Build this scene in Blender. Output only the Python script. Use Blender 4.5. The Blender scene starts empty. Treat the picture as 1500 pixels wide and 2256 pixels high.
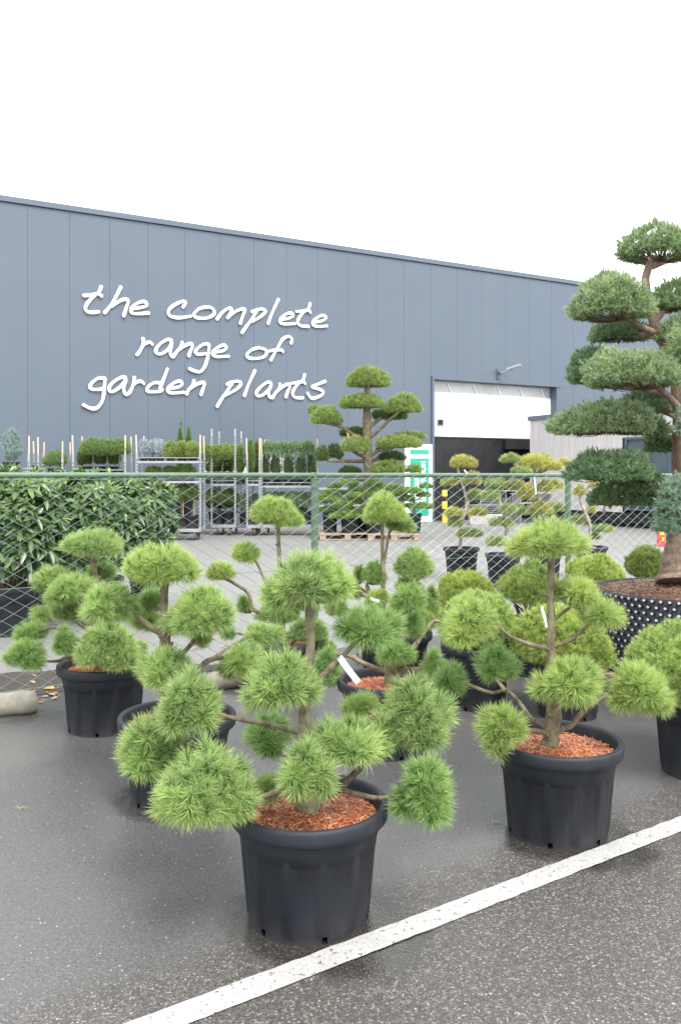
import bpy, math, random
import numpy as np
from mathutils import Vector, noise as mnoise

# ---------------------------------------------------------------- camera, sky, sun, exposure
F, HY, CX, EYE = 1850.0, 1047.0, 750.0, 1.5      # focal length and horizon of the photograph, eye height in metres
sc = bpy.context.scene
cam_d = bpy.data.cameras.new('camera'); cam = bpy.data.objects.new('camera', cam_d)
sc.collection.objects.link(cam); sc.camera = cam
cam.location = (0, 0, EYE); cam.rotation_euler = (math.radians(90), 0, 0)
cam_d.sensor_fit = 'VERTICAL'; cam_d.sensor_height = 36.0; cam_d.lens = F/2256*36
cam_d.shift_y = -81/2256; cam_d.clip_start = 0.05; cam_d.clip_end = 2000
SUN_EL, SUN_AZ = math.radians(58), math.radians(150)   # azimuth from +Y clockwise: behind the camera, to the right
world = bpy.data.worlds.new('World'); sc.world = world; world.use_nodes = True
nt = world.node_tree; nt.nodes.clear()
sky = nt.nodes.new('ShaderNodeTexSky'); sky.sky_type = 'NISHITA'; sky.sun_disc = False
sky.sun_elevation = SUN_EL; sky.sun_rotation = SUN_AZ
cloud = nt.nodes.new('ShaderNodeMix'); cloud.data_type = 'RGBA'; cloud.inputs[0].default_value = 0.93
nt.links.new(sky.outputs[0], cloud.inputs[6]); cloud.inputs[7].default_value = (9.3, 9.5, 9.8, 1)   # closed white cloud cover
bg = nt.nodes.new('ShaderNodeBackground'); bg.inputs[1].default_value = 0.10
wo = nt.nodes.new('ShaderNodeOutputWorld')
nt.links.new(cloud.outputs[2], bg.inputs[0]); nt.links.new(bg.outputs[0], wo.inputs[0])
sun_d = bpy.data.lights.new('sun', 'SUN'); sun_d.energy = 1.5; sun_d.angle = math.radians(25); sun_d.color = (1, .96, .9)
sun = bpy.data.objects.new('sun', sun_d); sc.collection.objects.link(sun)
sd = Vector((math.sin(SUN_AZ)*math.cos(SUN_EL), math.cos(SUN_AZ)*math.cos(SUN_EL), math.sin(SUN_EL)))
sun.rotation_euler = sd.to_track_quat('Z', 'Y').to_euler(); sun.location = sd*40
sc.view_settings.view_transform = 'Standard'; sc.view_settings.look = 'None'
sc.view_settings.exposure = 1.5; sc.view_settings.gamma = 1.0
sc.cycles.max_bounces = 6; sc.cycles.transparent_max_bounces = 8

# ---------------------------------------------------------------- helpers
COL = sc.collection
PI = math.pi
def W(px, py, Y): return Vector(((px-CX)/F*Y, Y, EYE-(py-HY)/F*Y))
def G(px, py):
    Y = EYE*F/(py-HY); return Vector(((px-CX)/F*Y, Y, 0))

def link(o, parent=None, kind=None):
    COL.objects.link(o)
    if parent is not None: o.parent = parent
    if kind: o['kind'] = kind
    return o
def tag(o, label, cat, group=None, kind=None):
    o['label'] = label; o['category'] = cat
    if group: o['group'] = group
    if kind: o['kind'] = kind
    return o
def thing(name, label, cat, loc=(0, 0, 0), rz=0, group=None):
    o = bpy.data.objects.new(name, None); o.empty_display_size = .1
    o.location = loc; o.rotation_euler = (0, 0, rz); link(o)
    return tag(o, label, cat, group)
def dup(root, loc, rz, label, group=None, scale=None):
    r = root.copy(); COL.objects.link(r); r.location = loc; r.rotation_euler = (0, 0, rz); r['label'] = label
    if group: r['group'] = group
    if scale: r.scale = scale
    for ch in list(root.children):
        c = ch.copy(); COL.objects.link(c); c.parent = r
        for g in list(ch.children):
            d = g.copy(); COL.objects.link(d); d.parent = c
    return r

class MB:
    """collects shapes and links them as one mesh object"""
    def __init__(s): s.v = []; s.f = []; s.m = []; s.sm = []
    def add(s, vs, fs, mi=0, smooth=False):
        b = len(s.v); s.v += [tuple(v) for v in vs]
        for f in fs: s.f.append(tuple(b+i for i in f)); s.m.append(mi); s.sm.append(smooth)
    def box(s, c, d, rz=0, mi=0, ax=None):
        x, y, z = d[0]/2, d[1]/2, d[2]/2
        ca, sa = math.cos(rz), math.sin(rz); vs = []
        for sx, sy, sz in ((-1,-1,-1),(1,-1,-1),(1,1,-1),(-1,1,-1),(-1,-1,1),(1,-1,1),(1,1,1),(-1,1,1)):
            if ax: p = Vector(c)+ax[0]*(sx*x)+ax[1]*(sy*y)+ax[2]*(sz*z)
            else: p = (c[0]+ca*sx*x-sa*sy*y, c[1]+sa*sx*x+ca*sy*y, c[2]+sz*z)
            vs.append(p)
        s.add(vs, [(0,3,2,1),(4,5,6,7),(0,1,5,4),(1,2,6,5),(2,3,7,6),(3,0,4,7)], mi)
    def tube(s, pts, rad, n=8, mi=0, cap=True, bump=0, seed=0):
        pts = [Vector(p) for p in pts]; m = len(pts); vs = []
        if not hasattr(rad, '__len__'): rad = [rad]*m
        t = (pts[1]-pts[0]).normalized(); ref = Vector((0,0,1)) if abs(t.z) < .9 else Vector((1,0,0))
        a = t.cross(ref).normalized()
        for i, p in enumerate(pts):
            t = (pts[min(i+1,m-1)]-pts[max(i-1,0)]).normalized()
            a = (a-t*a.dot(t)).normalized(); b = t.cross(a)
            for j in range(n):
                w = 2*PI*j/n; d = a*math.cos(w)+b*math.sin(w); r = rad[i]
                if bump: r *= 1+bump*mnoise.noise(p*23+d*1.3+Vector((seed,0,0)))
                vs.append(p+d*r)
        fs = [(i*n+j, i*n+(j+1)%n, (i+1)*n+(j+1)%n, (i+1)*n+j) for i in range(m-1) for j in range(n)]
        s.add(vs, fs, mi, n > 4)
        if cap: s.add(vs[:n], [tuple(range(n-1,-1,-1))], mi); s.add(vs[-n:], [tuple(range(n))], mi)
    def lathe(s, prof, n=32, c=(0,0,0), mi=0, smooth=True, fn=None, skip=None):
        vs = []
        for i, (r, z) in enumerate(prof):
            for j in range(n):
                a = 2*PI*j/n; rr = r+(fn(i, j, z) if fn else 0)
                vs.append((c[0]+rr*math.cos(a), c[1]+rr*math.sin(a), c[2]+z))
        fs = []
        for i in range(len(prof)-1):
            for j in range(n):
                if skip and skip(i, j): continue
                fs.append((i*n+j, i*n+(j+1)%n, (i+1)*n+(j+1)%n, (i+1)*n+j))
        s.add(vs, fs, mi, smooth)
    def build(s, name, mats, parent=None, kind=None, off=None):
        me = bpy.data.meshes.new(name)
        vs = s.v if off is None else [(x-off[0], y-off[1], z-off[2]) for x, y, z in s.v]
        me.from_pydata(vs, [], s.f)
        for m in (mats if isinstance(mats, (list, tuple)) else [mats]): me.materials.append(m)
        me.polygons.foreach_set('material_index', s.m); me.polygons.foreach_set('use_smooth', s.sm)
        me.update()
        return link(bpy.data.objects.new(name, me), parent, kind)

def np_mesh(name, V, k, mats, parent, tint=None, tip=None, mi=None, off=None, kind=None):
    """V: (N,k,3) separate k-gons"""
    V = np.asarray(V, dtype=np.float64)
    if off is not None: V = V-np.asarray(off)
    n = len(V); me = bpy.data.meshes.new(name)
    me.vertices.add(n*k); me.vertices.foreach_set('co', V.reshape(-1).astype(np.float32))
    me.loops.add(n*k); me.loops.foreach_set('vertex_index', np.arange(n*k, dtype=np.int32))
    me.polygons.add(n); me.polygons.foreach_set('loop_start', np.arange(0, n*k, k, dtype=np.int32))
    me.polygons.foreach_set('loop_total', np.full(n, k, dtype=np.int32))
    for m in (mats if isinstance(mats, (list, tuple)) else [mats]): me.materials.append(m)
    if mi is not None: me.polygons.foreach_set('material_index', np.asarray(mi, dtype=np.int32))
    me.update(calc_edges=True)
    if tint is not None:
        at = me.attributes.new('tint', 'FLOAT', 'POINT'); at.data.foreach_set('value', np.repeat(tint, k).astype(np.float32))
    if tip is not None:
        at = me.attributes.new('tip', 'FLOAT', 'POINT'); at.data.foreach_set('value', np.tile(tip, n).astype(np.float32))
    return link(bpy.data.objects.new(name, me), parent, kind)

# ---------------------------------------------------------------- materials
def newmat(name):
    m = bpy.data.materials.new(name); m.use_nodes = True
    return m, m.node_tree, m.node_tree.nodes['Principled BSDF']
def nd(t, typ, **kw):
    n = t.nodes.new(typ)
    for k, v in kw.items(): setattr(n, k, v)
    return n
def coord(t, scale=(1,1,1)):
    c = nd(t, 'ShaderNodeTexCoord'); mp = nd(t, 'ShaderNodeMapping'); mp.inputs['Scale'].default_value = scale
    t.links.new(c.outputs['Object'], mp.inputs[0]); return mp.outputs[0]
def noise(t, vec, scale, detail=4, rough=.55):
    n = nd(t, 'ShaderNodeTexNoise'); n.inputs['Scale'].default_value = scale; n.inputs['Detail'].default_value = detail
    n.inputs['Roughness'].default_value = rough
    if vec is not None: t.links.new(vec, n.inputs['Vector'])
    return n.outputs['Fac']
def ramp(t, fac, stops):
    r = nd(t, 'ShaderNodeValToRGB'); e = r.color_ramp.elements
    while len(e) < len(stops): e.new(.5)
    for el, (p, c) in zip(e, stops):
        el.position = p; el.color = (c, c, c, 1) if not hasattr(c, '__len__') else (*c, 1)
    t.links.new(fac, r.inputs[0]); return r.outputs[0]
def mix(t, fac, a, b, typ='MIX'):
    m = nd(t, 'ShaderNodeMix', data_type='RGBA', blend_type=typ)
    for sock, v in ((m.inputs[0], fac), (m.inputs[6], a), (m.inputs[7], b)):
        if hasattr(v, 'links'): t.links.new(v, sock)
        elif hasattr(v, '__len__'): sock.default_value = (*v, 1)
        else: sock.default_value = v
    return m.outputs[2]
def math_n(t, op, a, b=0.0):
    m = nd(t, 'ShaderNodeMath', operation=op)
    for sock, v in ((m.inputs[0], a), (m.inputs[1], b)):
        if hasattr(v, 'links'): t.links.new(v, sock)
        else: sock.default_value = v
    return m.outputs[0]
def bump(t, p, h, strength=.3, dist=.01):
    b = nd(t, 'ShaderNodeBump'); b.inputs['Strength'].default_value = strength; b.inputs['Distance'].default_value = dist
    t.links.new(h, b.inputs['Height']); t.links.new(b.outputs[0], p.inputs['Normal'])

def plain(name, c, rough=.5, var=.15, scale=6, bmp=0, metal=0, spec=.5, stretch=(1,1,1)):
    m, t, p = newmat(name)
    v = coord(t, stretch); n = noise(t, v, scale, 6, .6)
    lo = [max(0, x*(1-var)) for x in c]; hi = [min(1, x*(1+var)) for x in c]
    t.links.new(ramp(t, n, [(.3, lo), (.7, hi)]), p.inputs['Base Color'])
    p.inputs['Roughness'].default_value = rough; p.inputs['Metallic'].default_value = metal
    p.inputs['Specular IOR Level'].default_value = spec
    if bmp: bump(t, p, n, bmp, .01)
    return m

def needle_mat(name, cols, trans=.3, tipcol=None, rough=.5):
    """cols: three colours, dark to light; 'tint' is random per shoot and needle"""
    m, t, p = newmat(name)
    a = nd(t, 'ShaderNodeAttribute', attribute_name='tint')
    c = ramp(t, a.outputs['Fac'], [(0, cols[0]), (.5, cols[1]), (1, cols[2])])
    if tipcol:
        tp = nd(t, 'ShaderNodeAttribute', attribute_name='tip')
        c = mix(t, math_n(t, 'MULTIPLY', tp.outputs['Fac'], .6), c, tipcol)
    t.links.new(c, p.inputs['Base Color']); p.inputs['Roughness'].default_value = rough
    tr = nd(t, 'ShaderNodeBsdfTranslucent'); t.links.new(c, tr.inputs[0])
    ms = nd(t, 'ShaderNodeMixShader'); ms.inputs[0].default_value = trans
    out = t.nodes['Material Output']
    t.links.new(p.outputs[0], ms.inputs[1]); t.links.new(tr.outputs[0], ms.inputs[2]); t.links.new(ms.outputs[0], out.inputs[0])
    return m

M = {}
M['pine'] = needle_mat('pine_needles', [(.05,.13,.03), (.18,.345,.078), (.42,.56,.14)], .38, (.66,.75,.33))
M['pine_yellow'] = needle_mat('pine_needles_light', [(.07,.155,.028), (.23,.385,.07), (.48,.60,.135)], .38, (.68,.76,.31))
M['pine_deep'] = needle_mat('pine_needles_deep', [(.045,.135,.03), (.16,.315,.065), (.36,.50,.115)], .36, (.46,.61,.26))
M['mugo'] = needle_mat('dwarf_pine_needles', [(.08,.165,.025), (.26,.41,.075), (.54,.65,.15)], .36, (.66,.70,.24))
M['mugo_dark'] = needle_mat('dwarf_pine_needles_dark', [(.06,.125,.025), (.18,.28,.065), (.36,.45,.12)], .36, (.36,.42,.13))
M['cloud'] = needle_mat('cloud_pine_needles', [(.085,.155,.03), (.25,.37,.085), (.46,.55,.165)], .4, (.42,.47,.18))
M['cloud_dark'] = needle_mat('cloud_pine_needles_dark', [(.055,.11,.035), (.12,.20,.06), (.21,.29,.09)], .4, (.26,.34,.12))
M['juniper'] = needle_mat('juniper_sprays', [(.10,.175,.075), (.25,.36,.175), (.46,.56,.30)], .4, (.48,.56,.31))
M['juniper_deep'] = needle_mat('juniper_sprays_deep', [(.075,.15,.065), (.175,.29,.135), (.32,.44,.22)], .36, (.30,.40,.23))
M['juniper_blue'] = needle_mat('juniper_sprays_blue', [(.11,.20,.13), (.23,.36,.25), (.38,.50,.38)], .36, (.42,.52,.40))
M['larch'] = needle_mat('yellow_pine_needles', [(.17,.23,.05), (.44,.47,.11), (.72,.63,.17)], .4, (.70,.65,.27))
M['larch_green'] = needle_mat('soft_pine_needles', [(.13,.22,.08), (.29,.40,.14), (.47,.54,.20)], .4, (.50,.56,.24))
M['shelf'] = needle_mat('young_pine_needles', [(.075,.15,.045), (.18,.30,.09), (.32,.43,.15)], .4, (.36,.46,.19))
M['spruce_blue'] = needle_mat('blue_spruce_needles', [(.14,.22,.20), (.29,.40,.36), (.46,.57,.52)], .3)
M['spruce_silver'] = needle_mat('silver_spruce_needles', [(.24,.28,.32), (.46,.51,.55), (.68,.72,.75)], .3)
M['thuja'] = needle_mat('thuja_sprays', [(.10,.18,.04), (.21,.33,.09), (.34,.46,.15)], .4)
M['weeping'] = needle_mat('weeping_conifer_needles', [(.13,.22,.11), (.28,.40,.21), (.44,.55,.32)], .4)
M['ilex'] = needle_mat('tiered_shrub_leaves', [(.06,.13,.03), (.24,.37,.09), (.48,.62,.18)], .4)

def leaf_mat(name, cols):
    m, t, p = newmat(name)
    a = nd(t, 'ShaderNodeAttribute', attribute_name='tint')
    c = ramp(t, a.outputs['Fac'], [(0, cols[0]), (.6, cols[1]), (1, cols[2])])
    t.links.new(c, p.inputs['Base Color']); p.inputs['Roughness'].default_value = .32
    p.inputs['Specular IOR Level'].default_value = .6
    tr = nd(t, 'ShaderNodeBsdfTranslucent'); t.links.new(c, tr.inputs[0])
    ms = nd(t, 'ShaderNodeMixShader'); ms.inputs[0].default_value = .18
    t.links.new(p.outputs[0], ms.inputs[1]); t.links.new(tr.outputs[0], ms.inputs[2])
    t.links.new(ms.outputs[0], t.nodes['Material Output'].inputs[0])
    return m
M['rhodo'] = leaf_mat('rhododendron_leaves', [(.045,.095,.035), (.125,.205,.07), (.30,.40,.10)])

def bark_mat(name, a, b, lichen=(.30,.30,.17), scale=30, st=.35):
    m, t, p = newmat(name)
    v = coord(t, (1,1,st)); n = noise(t, v, scale, 8, .65); v2 = coord(t); n2 = noise(t, v2, 9, 4, .6)
    c = ramp(t, n, [(.3, a), (.7, b)])
    c = mix(t, ramp(t, n2, [(.48, 0), (.62, .65)]), c, lichen)
    t.links.new(c, p.inputs['Base Color']); p.inputs['Roughness'].default_value = .85
    bump(t, p, n, .7, .012); return m
M['bark'] = bark_mat('pine_bark', (.05,.038,.024), (.25,.195,.13), (.27,.27,.14), 52)
M['bark_red'] = bark_mat('juniper_bark', (.065,.04,.028), (.30,.205,.15), (.27,.215,.16), 34, .10)
M['bark_pale'] = bark_mat('pale_bark', (.22,.18,.14), (.45,.40,.33), (.5,.47,.40))
M['twig'] = plain('twig_bark', (.085,.06,.04), .85, .3, 40)
M['bud'] = plain('pine_buds', (.42,.27,.22), .7, .25, 60)

def pot_mat():
    m, t, p = newmat('black_pot_plastic')
    v = coord(t); n = noise(t, v, 5, 6, .6); s = noise(t, v, 120, 2, .5); dv = coord(t, (1,1,.15)); d = noise(t, dv, 14, 4, .6)
    c = ramp(t, n, [(.3, (.0120,.0145,.0205)), (.75, (.023,.0265,.035))])
    c = mix(t, ramp(t, d, [(.56, 0), (.8, .5)]), c, (.05,.05,.052))
    c = mix(t, ramp(t, s, [(.76, 0), (.79, .7)]), c, (.18,.18,.18))
    # dust and splashed dirt near the foot
    g = nd(t, 'ShaderNodeTexCoord'); sx = nd(t, 'ShaderNodeSeparateXYZ'); t.links.new(g.outputs['Object'], sx.inputs[0])
    lowf = math_n(t, 'MULTIPLY', ramp(t, sx.outputs[2], [(.0, .55), (.10, 0)]), n)
    c = mix(t, lowf, c, (.06,.053,.043))
    t.links.new(c, p.inputs['Base Color'])
    t.links.new(ramp(t, n, [(.3, .46), (.7, .62)]), p.inputs['Roughness']); bump(t, p, n, .06, .01); p.inputs['Specular IOR Level'].default_value = .36
    return m
M['pot'] = pot_mat()
def soil_mat(name, cols):
    m, t, p = newmat(name); v = coord(t)
    n = noise(t, v, 75, 8, .7); n2 = noise(t, v, 11, 3)
    c = ramp(t, n, [(.28, cols[0]), (.5, cols[1]), (.72, cols[2])]); c = mix(t, ramp(t, n2, [(.45, 0), (.7, .5)]), c, cols[0])
    t.links.new(c, p.inputs['Base Color']); p.inputs['Roughness'].default_value = .95; bump(t, p, n, .9, .02); return m
M['soil'] = soil_mat('red_bark_mulch', [(.20,.050,.022), (.48,.135,.058), (.60,.25,.12)])
M['soil_dark'] = soil_mat('brown_bark_mulch', [(.05,.028,.018), (.16,.085,.05), (.30,.17,.10)])
M['fibre'] = needle_mat('mulch_fibres', [(.32,.080,.034), (.56,.18,.08), (.72,.42,.24)], .05)
M['fibre_dark'] = needle_mat('dark_mulch_fibres', [(.07,.036,.022), (.19,.10,.058), (.36,.22,.13)], .05)
M['tag'] = plain('pale_plant_label', (.62,.75,.74), .45, .05, 8)
M['ribbon'] = plain('yellow_ribbon', (.75,.55,.05), .5, .1, 8)
M['print'] = plain('label_print', (.05,.12,.13), .5, .1, 8)
M['fence'] = plain('green_fence_paint', (.10,.165,.105), .36, .12, 9)
M['wire'] = plain('galvanised_green_wire', (.17,.215,.185), .3, .2, 30, metal=.2)
M['steel'] = plain('galvanised_steel', (.36,.365,.37), .38, .15, 14, metal=.4)
M['wood'] = plain('pale_stick_wood', (.62,.50,.34), .7, .15, 20, stretch=(3,3,.4))
M['pallet'] = plain('pallet_wood', (.34,.25,.18), .8, .3, 14, .3, stretch=(1,4,4))
M['bamboo'] = plain('bamboo_cane', (.58,.42,.22), .6, .15, 20)
M['black'] = plain('black_plywood', (.018,.018,.02), .5, .5, 3)
M['hole'] = plain('slot_shadow', (.02,.02,.02), .8, 0)
M['white'] = plain('white_paint', (.82,.83,.84), .4, .03, 2)
M['glass_pale'] = plain('frosted_glass', (.55,.56,.54), .15, .15, 2)
M['glass'] = plain('window_glass', (.10,.13,.14), .06, .25, 1.2, spec=.8)
M['green_panel'] = plain('green_door_film', (.035,.40,.26), .35, .04, 3)
M['grey_text'] = plain('grey_print', (.55,.62,.60), .5, .02)
M['yellow'] = plain('yellow_bollard_paint', (.80,.60,.05), .45, .1, 8)
M['red'] = plain('red_plastic', (.65,.06,.05), .45, .15, 10)
M['rubber'] = plain('wheel_rubber', (.10,.075,.065), .7, .2, 20)
M['stone'] = plain('weathered_stone', (.29,.265,.215), .85, .3, 12, .5)
M['concrete'] = plain('pale_concrete', (.42,.40,.37), .85, .15, 8, .2)
M['trim'] = plain('slate_grey_trim', (.10,.125,.16), .4, .05, 2)
def clad_mat():
    m, t, p = newmat('blue_grey_cladding')
    v = coord(t, (30,30,.6)); n = noise(t, v, 4, 3, .5); v2 = coord(t); n2 = noise(t, v2, .5, 4, .6)
    c = ramp(t, n2, [(.3, (.096,.122,.158)), (.7, (.106,.133,.170))]); c = mix(t, math_n(t, 'MULTIPLY', n, .10), c, (.136,.166,.207))
    t.links.new(c, p.inputs['Base Color']); p.inputs['Roughness'].default_value = .42; bump(t, p, n, .05, .002); return m
M['clad'] = clad_mat()
def plank_mat():
    m, t, p = newmat('silvered_planks')
    v = coord(t, (8,8,.35)); n = noise(t, v, 3, 6, .6); v2 = coord(t); n2 = noise(t, v2, 3.0, 4)
    c = ramp(t, n, [(.25, (.46,.43,.41)), (.6, (.62,.59,.57)), (.8, (.70,.67,.65))]); c = mix(t, ramp(t, n2, [(.5, 0), (.8, .4)]), c, (.52,.45,.40))
    t.links.new(c, p.inputs['Base Color']); p.inputs['Roughness'].default_value = .8; return m
M['plank'] = plank_mat()

LINE_A = Vector((-.0713, 2.638, 0)); LINE_DIR = Vector((1.567, 1.052, 0)).normalized(); LINE_N = Vector((-LINE_DIR.y, LINE_DIR.x, 0))
def asphalt_near():
    m, t, p = newmat('wet_asphalt')
    v = coord(t)
    dot = nd(t, 'ShaderNodeVectorMath', operation='DOT_PRODUCT'); t.links.new(v, dot.inputs[0]); dot.inputs[1].default_value = LINE_N
    d = math_n(t, 'SUBTRACT', dot.outputs['Value'], LINE_A.dot(LINE_N))      # metres from the painted line, towards the fence
    edge = math_n(t, 'ADD', d, math_n(t, 'MULTIPLY', math_n(t, 'SUBTRACT', noise(t, v, 2.2, 5, .6), .5), .35))
    coarse = ramp(t, math_n(t, 'ADD', edge, .0), [(.14, 1), (.30, 0)])
    big = noise(t, v, .9, 5, .6); fine = noise(t, v, 260, 3, .6); mid = noise(t, v, 28, 5, .65)
    grain = mix(t, .5, fine, noise(t, v, 95, 4, .7)); fc = ramp(t, grain, [(.36, (.032,.032,.033)), (.5, (.072,.072,.073)), (.64, (.145,.144,.143))])
    fc = mix(t, ramp(t, big, [(.35, 0), (.68, .5)]), fc, (.108,.107,.107))
    fc = mix(t, ramp(t, noise(t, v, .55, 3), [(.52, 0), (.68, .4)]), fc, (.17,.15,.125))
    # aggregate of the coarse surface: voronoi stones with own colours
    vo = nd(t, 'ShaderNodeTexVoronoi'); vo.inputs['Scale'].default_value = 150; t.links.new(v, vo.inputs['Vector'])
    sc_ = nd(t, 'ShaderNodeSeparateColor'); t.links.new(vo.outputs['Color'], sc_.inputs[0])
    st = ramp(t, sc_.outputs[0], [(0, (.052,.049,.047)), (.5, (.088,.082,.077)), (.72, (.115,.102,.091)), (.88, (.155,.132,.11)), (.97, (.26,.24,.215))])
    st = mix(t, ramp(t, vo.outputs['Distance'], [(.34, 0), (.68, .6)]), st, (.042,.040,.038))
    st = mix(t, ramp(t, mid, [(.4, 0), (.75, .35)]), st, (.05,.046,.043))
    c = mix(t, coarse, fc, st)
    # scattered pale chippings everywhere
    v3 = nd(t, 'ShaderNodeTexVoronoi'); v3.inputs['Scale'].default_value = 95; t.links.new(v, v3.inputs['Vector'])
    s3 = nd(t, 'ShaderNodeSeparateColor'); t.links.new(v3.outputs['Color'], s3.inputs[0])
    c = mix(t, math_n(t, 'MULTIPLY', ramp(t, v3.outputs['Distance'], [(.15, .75), (.42, 0)]), ramp(t, s3.outputs[0], [(.66, 0), (.9, 1)])), c, (.20,.195,.185))
    c = mix(t, math_n(t, 'MULTIPLY', ramp(t, v3.outputs['Distance'], [(.15, .8), (.42, 0)]), ramp(t, s3.outputs[0], [(.10, 1), (.34, 0)])), c, (.018,.018,.019))
    v2 = nd(t, 'ShaderNodeTexVoronoi'); v2.inputs['Scale'].default_value = 44; t.links.new(v, v2.inputs['Vector'])
    s2 = nd(t, 'ShaderNodeSeparateColor'); t.links.new(v2.outputs['Color'], s2.inputs[0])
    chip = math_n(t, 'MULTIPLY', ramp(t, v2.outputs['Distance'], [(.09, 1), (.19, 0)]), ramp(t, s2.outputs[1], [(.80, 0), (.85, 1)]))
    c = mix(t, math_n(t, 'MULTIPLY', chip, .8), c, (.42,.39,.35))
    damp = None                                                   # damp round the nearest pots, painted darker to serve as contact shadow too
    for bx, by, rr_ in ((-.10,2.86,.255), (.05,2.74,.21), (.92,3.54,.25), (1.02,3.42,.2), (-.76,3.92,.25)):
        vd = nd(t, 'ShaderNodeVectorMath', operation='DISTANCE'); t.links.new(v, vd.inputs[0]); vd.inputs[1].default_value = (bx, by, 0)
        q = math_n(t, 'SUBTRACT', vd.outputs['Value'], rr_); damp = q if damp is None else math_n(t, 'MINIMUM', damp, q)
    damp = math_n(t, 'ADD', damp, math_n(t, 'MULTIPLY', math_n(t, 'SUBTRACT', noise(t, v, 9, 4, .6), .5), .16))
    wet_shade = ramp(t, damp, [(.0, 1), (.07, 0)]); c = mix(t, math_n(t, 'MULTIPLY', wet_shade, .62), c, (.012,.010,.008))
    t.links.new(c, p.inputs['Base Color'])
    r = ramp(t, big, [(.35, .24), (.65, .42)]); rr = mix(t, coarse, r, (.5,.5,.5)); rr = mix(t, wet_shade, rr, (.2,.2,.2)); t.links.new(rr, p.inputs['Roughness'])
    p.inputs['Specular IOR Level'].default_value = .5
    h = mix(t, coarse, fine, vo.outputs['Distance']); bump(t, p, h, .22, .004)
    return m
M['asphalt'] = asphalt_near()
def asphalt_far():
    m, t, p = newmat('dry_asphalt'); v = coord(t)
    n = noise(t, v, 90, 4, .6); b = noise(t, v, .35, 5, .6); s = coord(t, (.4, 2.5, 1)); st = noise(t, s, 1.2, 4)
    c = ramp(t, n, [(.3, (.145,.142,.138)), (.7, (.215,.211,.205))]); c = mix(t, ramp(t, b, [(.4, 0), (.7, .5)]), c, (.24,.235,.226))
    pass
    t.links.new(c, p.inputs['Base Color']); p.inputs['Roughness'].default_value = .6; bump(t, p, n, .3, .004); return m
M['asphalt_far'] = asphalt_far()
def paint_line():
    m, t, p = newmat('worn_white_road_paint'); v = coord(t)
    n = noise(t, v, 55, 5, .7); n2 = noise(t, v, 7, 4); n3 = noise(t, v, 190, 3)
    c = ramp(t, n2, [(.3, (.37,.365,.355)), (.7, (.43,.425,.415))])
    c = mix(t, ramp(t, n, [(.36, .9), (.42, 0)]), c, (.07,.065,.06)); c = mix(t, ramp(t, n3, [(.34, .8), (.44, 0)]), c, (.16,.155,.15))
    t.links.new(c, p.inputs['Base Color']); p.inputs['Roughness'].default_value = .55; bump(t, p, n, .4, .004); return m
M['line'] = paint_line()
M['shaded_litter'] = soil_mat('shaded_leaf_litter', [(.03,.026,.022), (.06,.052,.045), (.10,.085,.07)])  # litter colour with the shade under the shrubs painted in

# ---------------------------------------------------------------- ground
def fence_pt(px):                      # foot of the fence below a picture column
    k = 325*(1-px/3659); return Vector(((px-CX)/k, F/k, 0))
FP0, FP1 = fence_pt(693), fence_pt(1251); FD = (FP1-FP0).normalized(); FN = Vector((FD.y, -FD.x, 0))   # FN towards the camera
g = MB(); g.add([(-400,-60,-.008), (400,-60,-.008), (400,900,-.008), (-400,900,-.008)], [(0,1,2,3)])
tag(g.build('ground', M['asphalt_far'], kind='structure'), 'pale dry asphalt yard beyond the fence', 'ground')
g = MB(); a, b = FP0-FD*22, FP0+FD*30
q = [a-FN*.12, b-FN*.12, b+FN*40, a+FN*40]
g.add([(p.x, p.y, 0) for p in (q[0], q[3], q[2], q[1])], [(0,1,2,3)])
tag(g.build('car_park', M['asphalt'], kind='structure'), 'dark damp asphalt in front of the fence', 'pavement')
rng = random.Random(5)
g = MB(); n = 420; vs = []
for i in range(n+1):
    s = -4+i*(12/n)
    p = LINE_A+LINE_DIR*s; e1 = mnoise.noise(Vector((s*14, 0, 0)))*.004+rng.uniform(-.0015,.0015); e2 = mnoise.noise(Vector((s*14, 9, 0)))*.004+rng.uniform(-.0015,.0015)
    a = p+LINE_N*e1; b = p-LINE_N*(.097+e2); vs += [(b.x, b.y, .004), (a.x, a.y, .004)]
g.add(vs, [(2*i, 2*i+2, 2*i+3, 2*i+1) for i in range(n)])
tag(g.build('painted_line', M['line'], kind='structure'), 'worn white painted line across the asphalt', 'road marking')
g = MB(); vs = []; n = 60                                        # leaf litter at the left fence end, with shade under the shrubs painted dark
for i in range(n+1):
    p = FP0+FD*(-4.2+i*4.2/n); w1 = .10+.10*mnoise.noise(Vector((i*.3,1,0))); w2 = (1.15+.35*mnoise.noise(Vector((i*.25,5,0))))*max(0, 1-1.25*i/n)**.7+.06
    a = p-FN*w2; b = p+FN*w1; vs += [(b.x,b.y,.004), (a.x,a.y,.004)]
g.add(vs, [(2*i, 2*i+2, 2*i+3, 2*i+1) for i in range(n)])
tag(g.build('shaded_soil_strip', M['shaded_litter'], kind='structure'), 'soil and litter strip under the fence, darkened with painted shade', 'soil')

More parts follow.
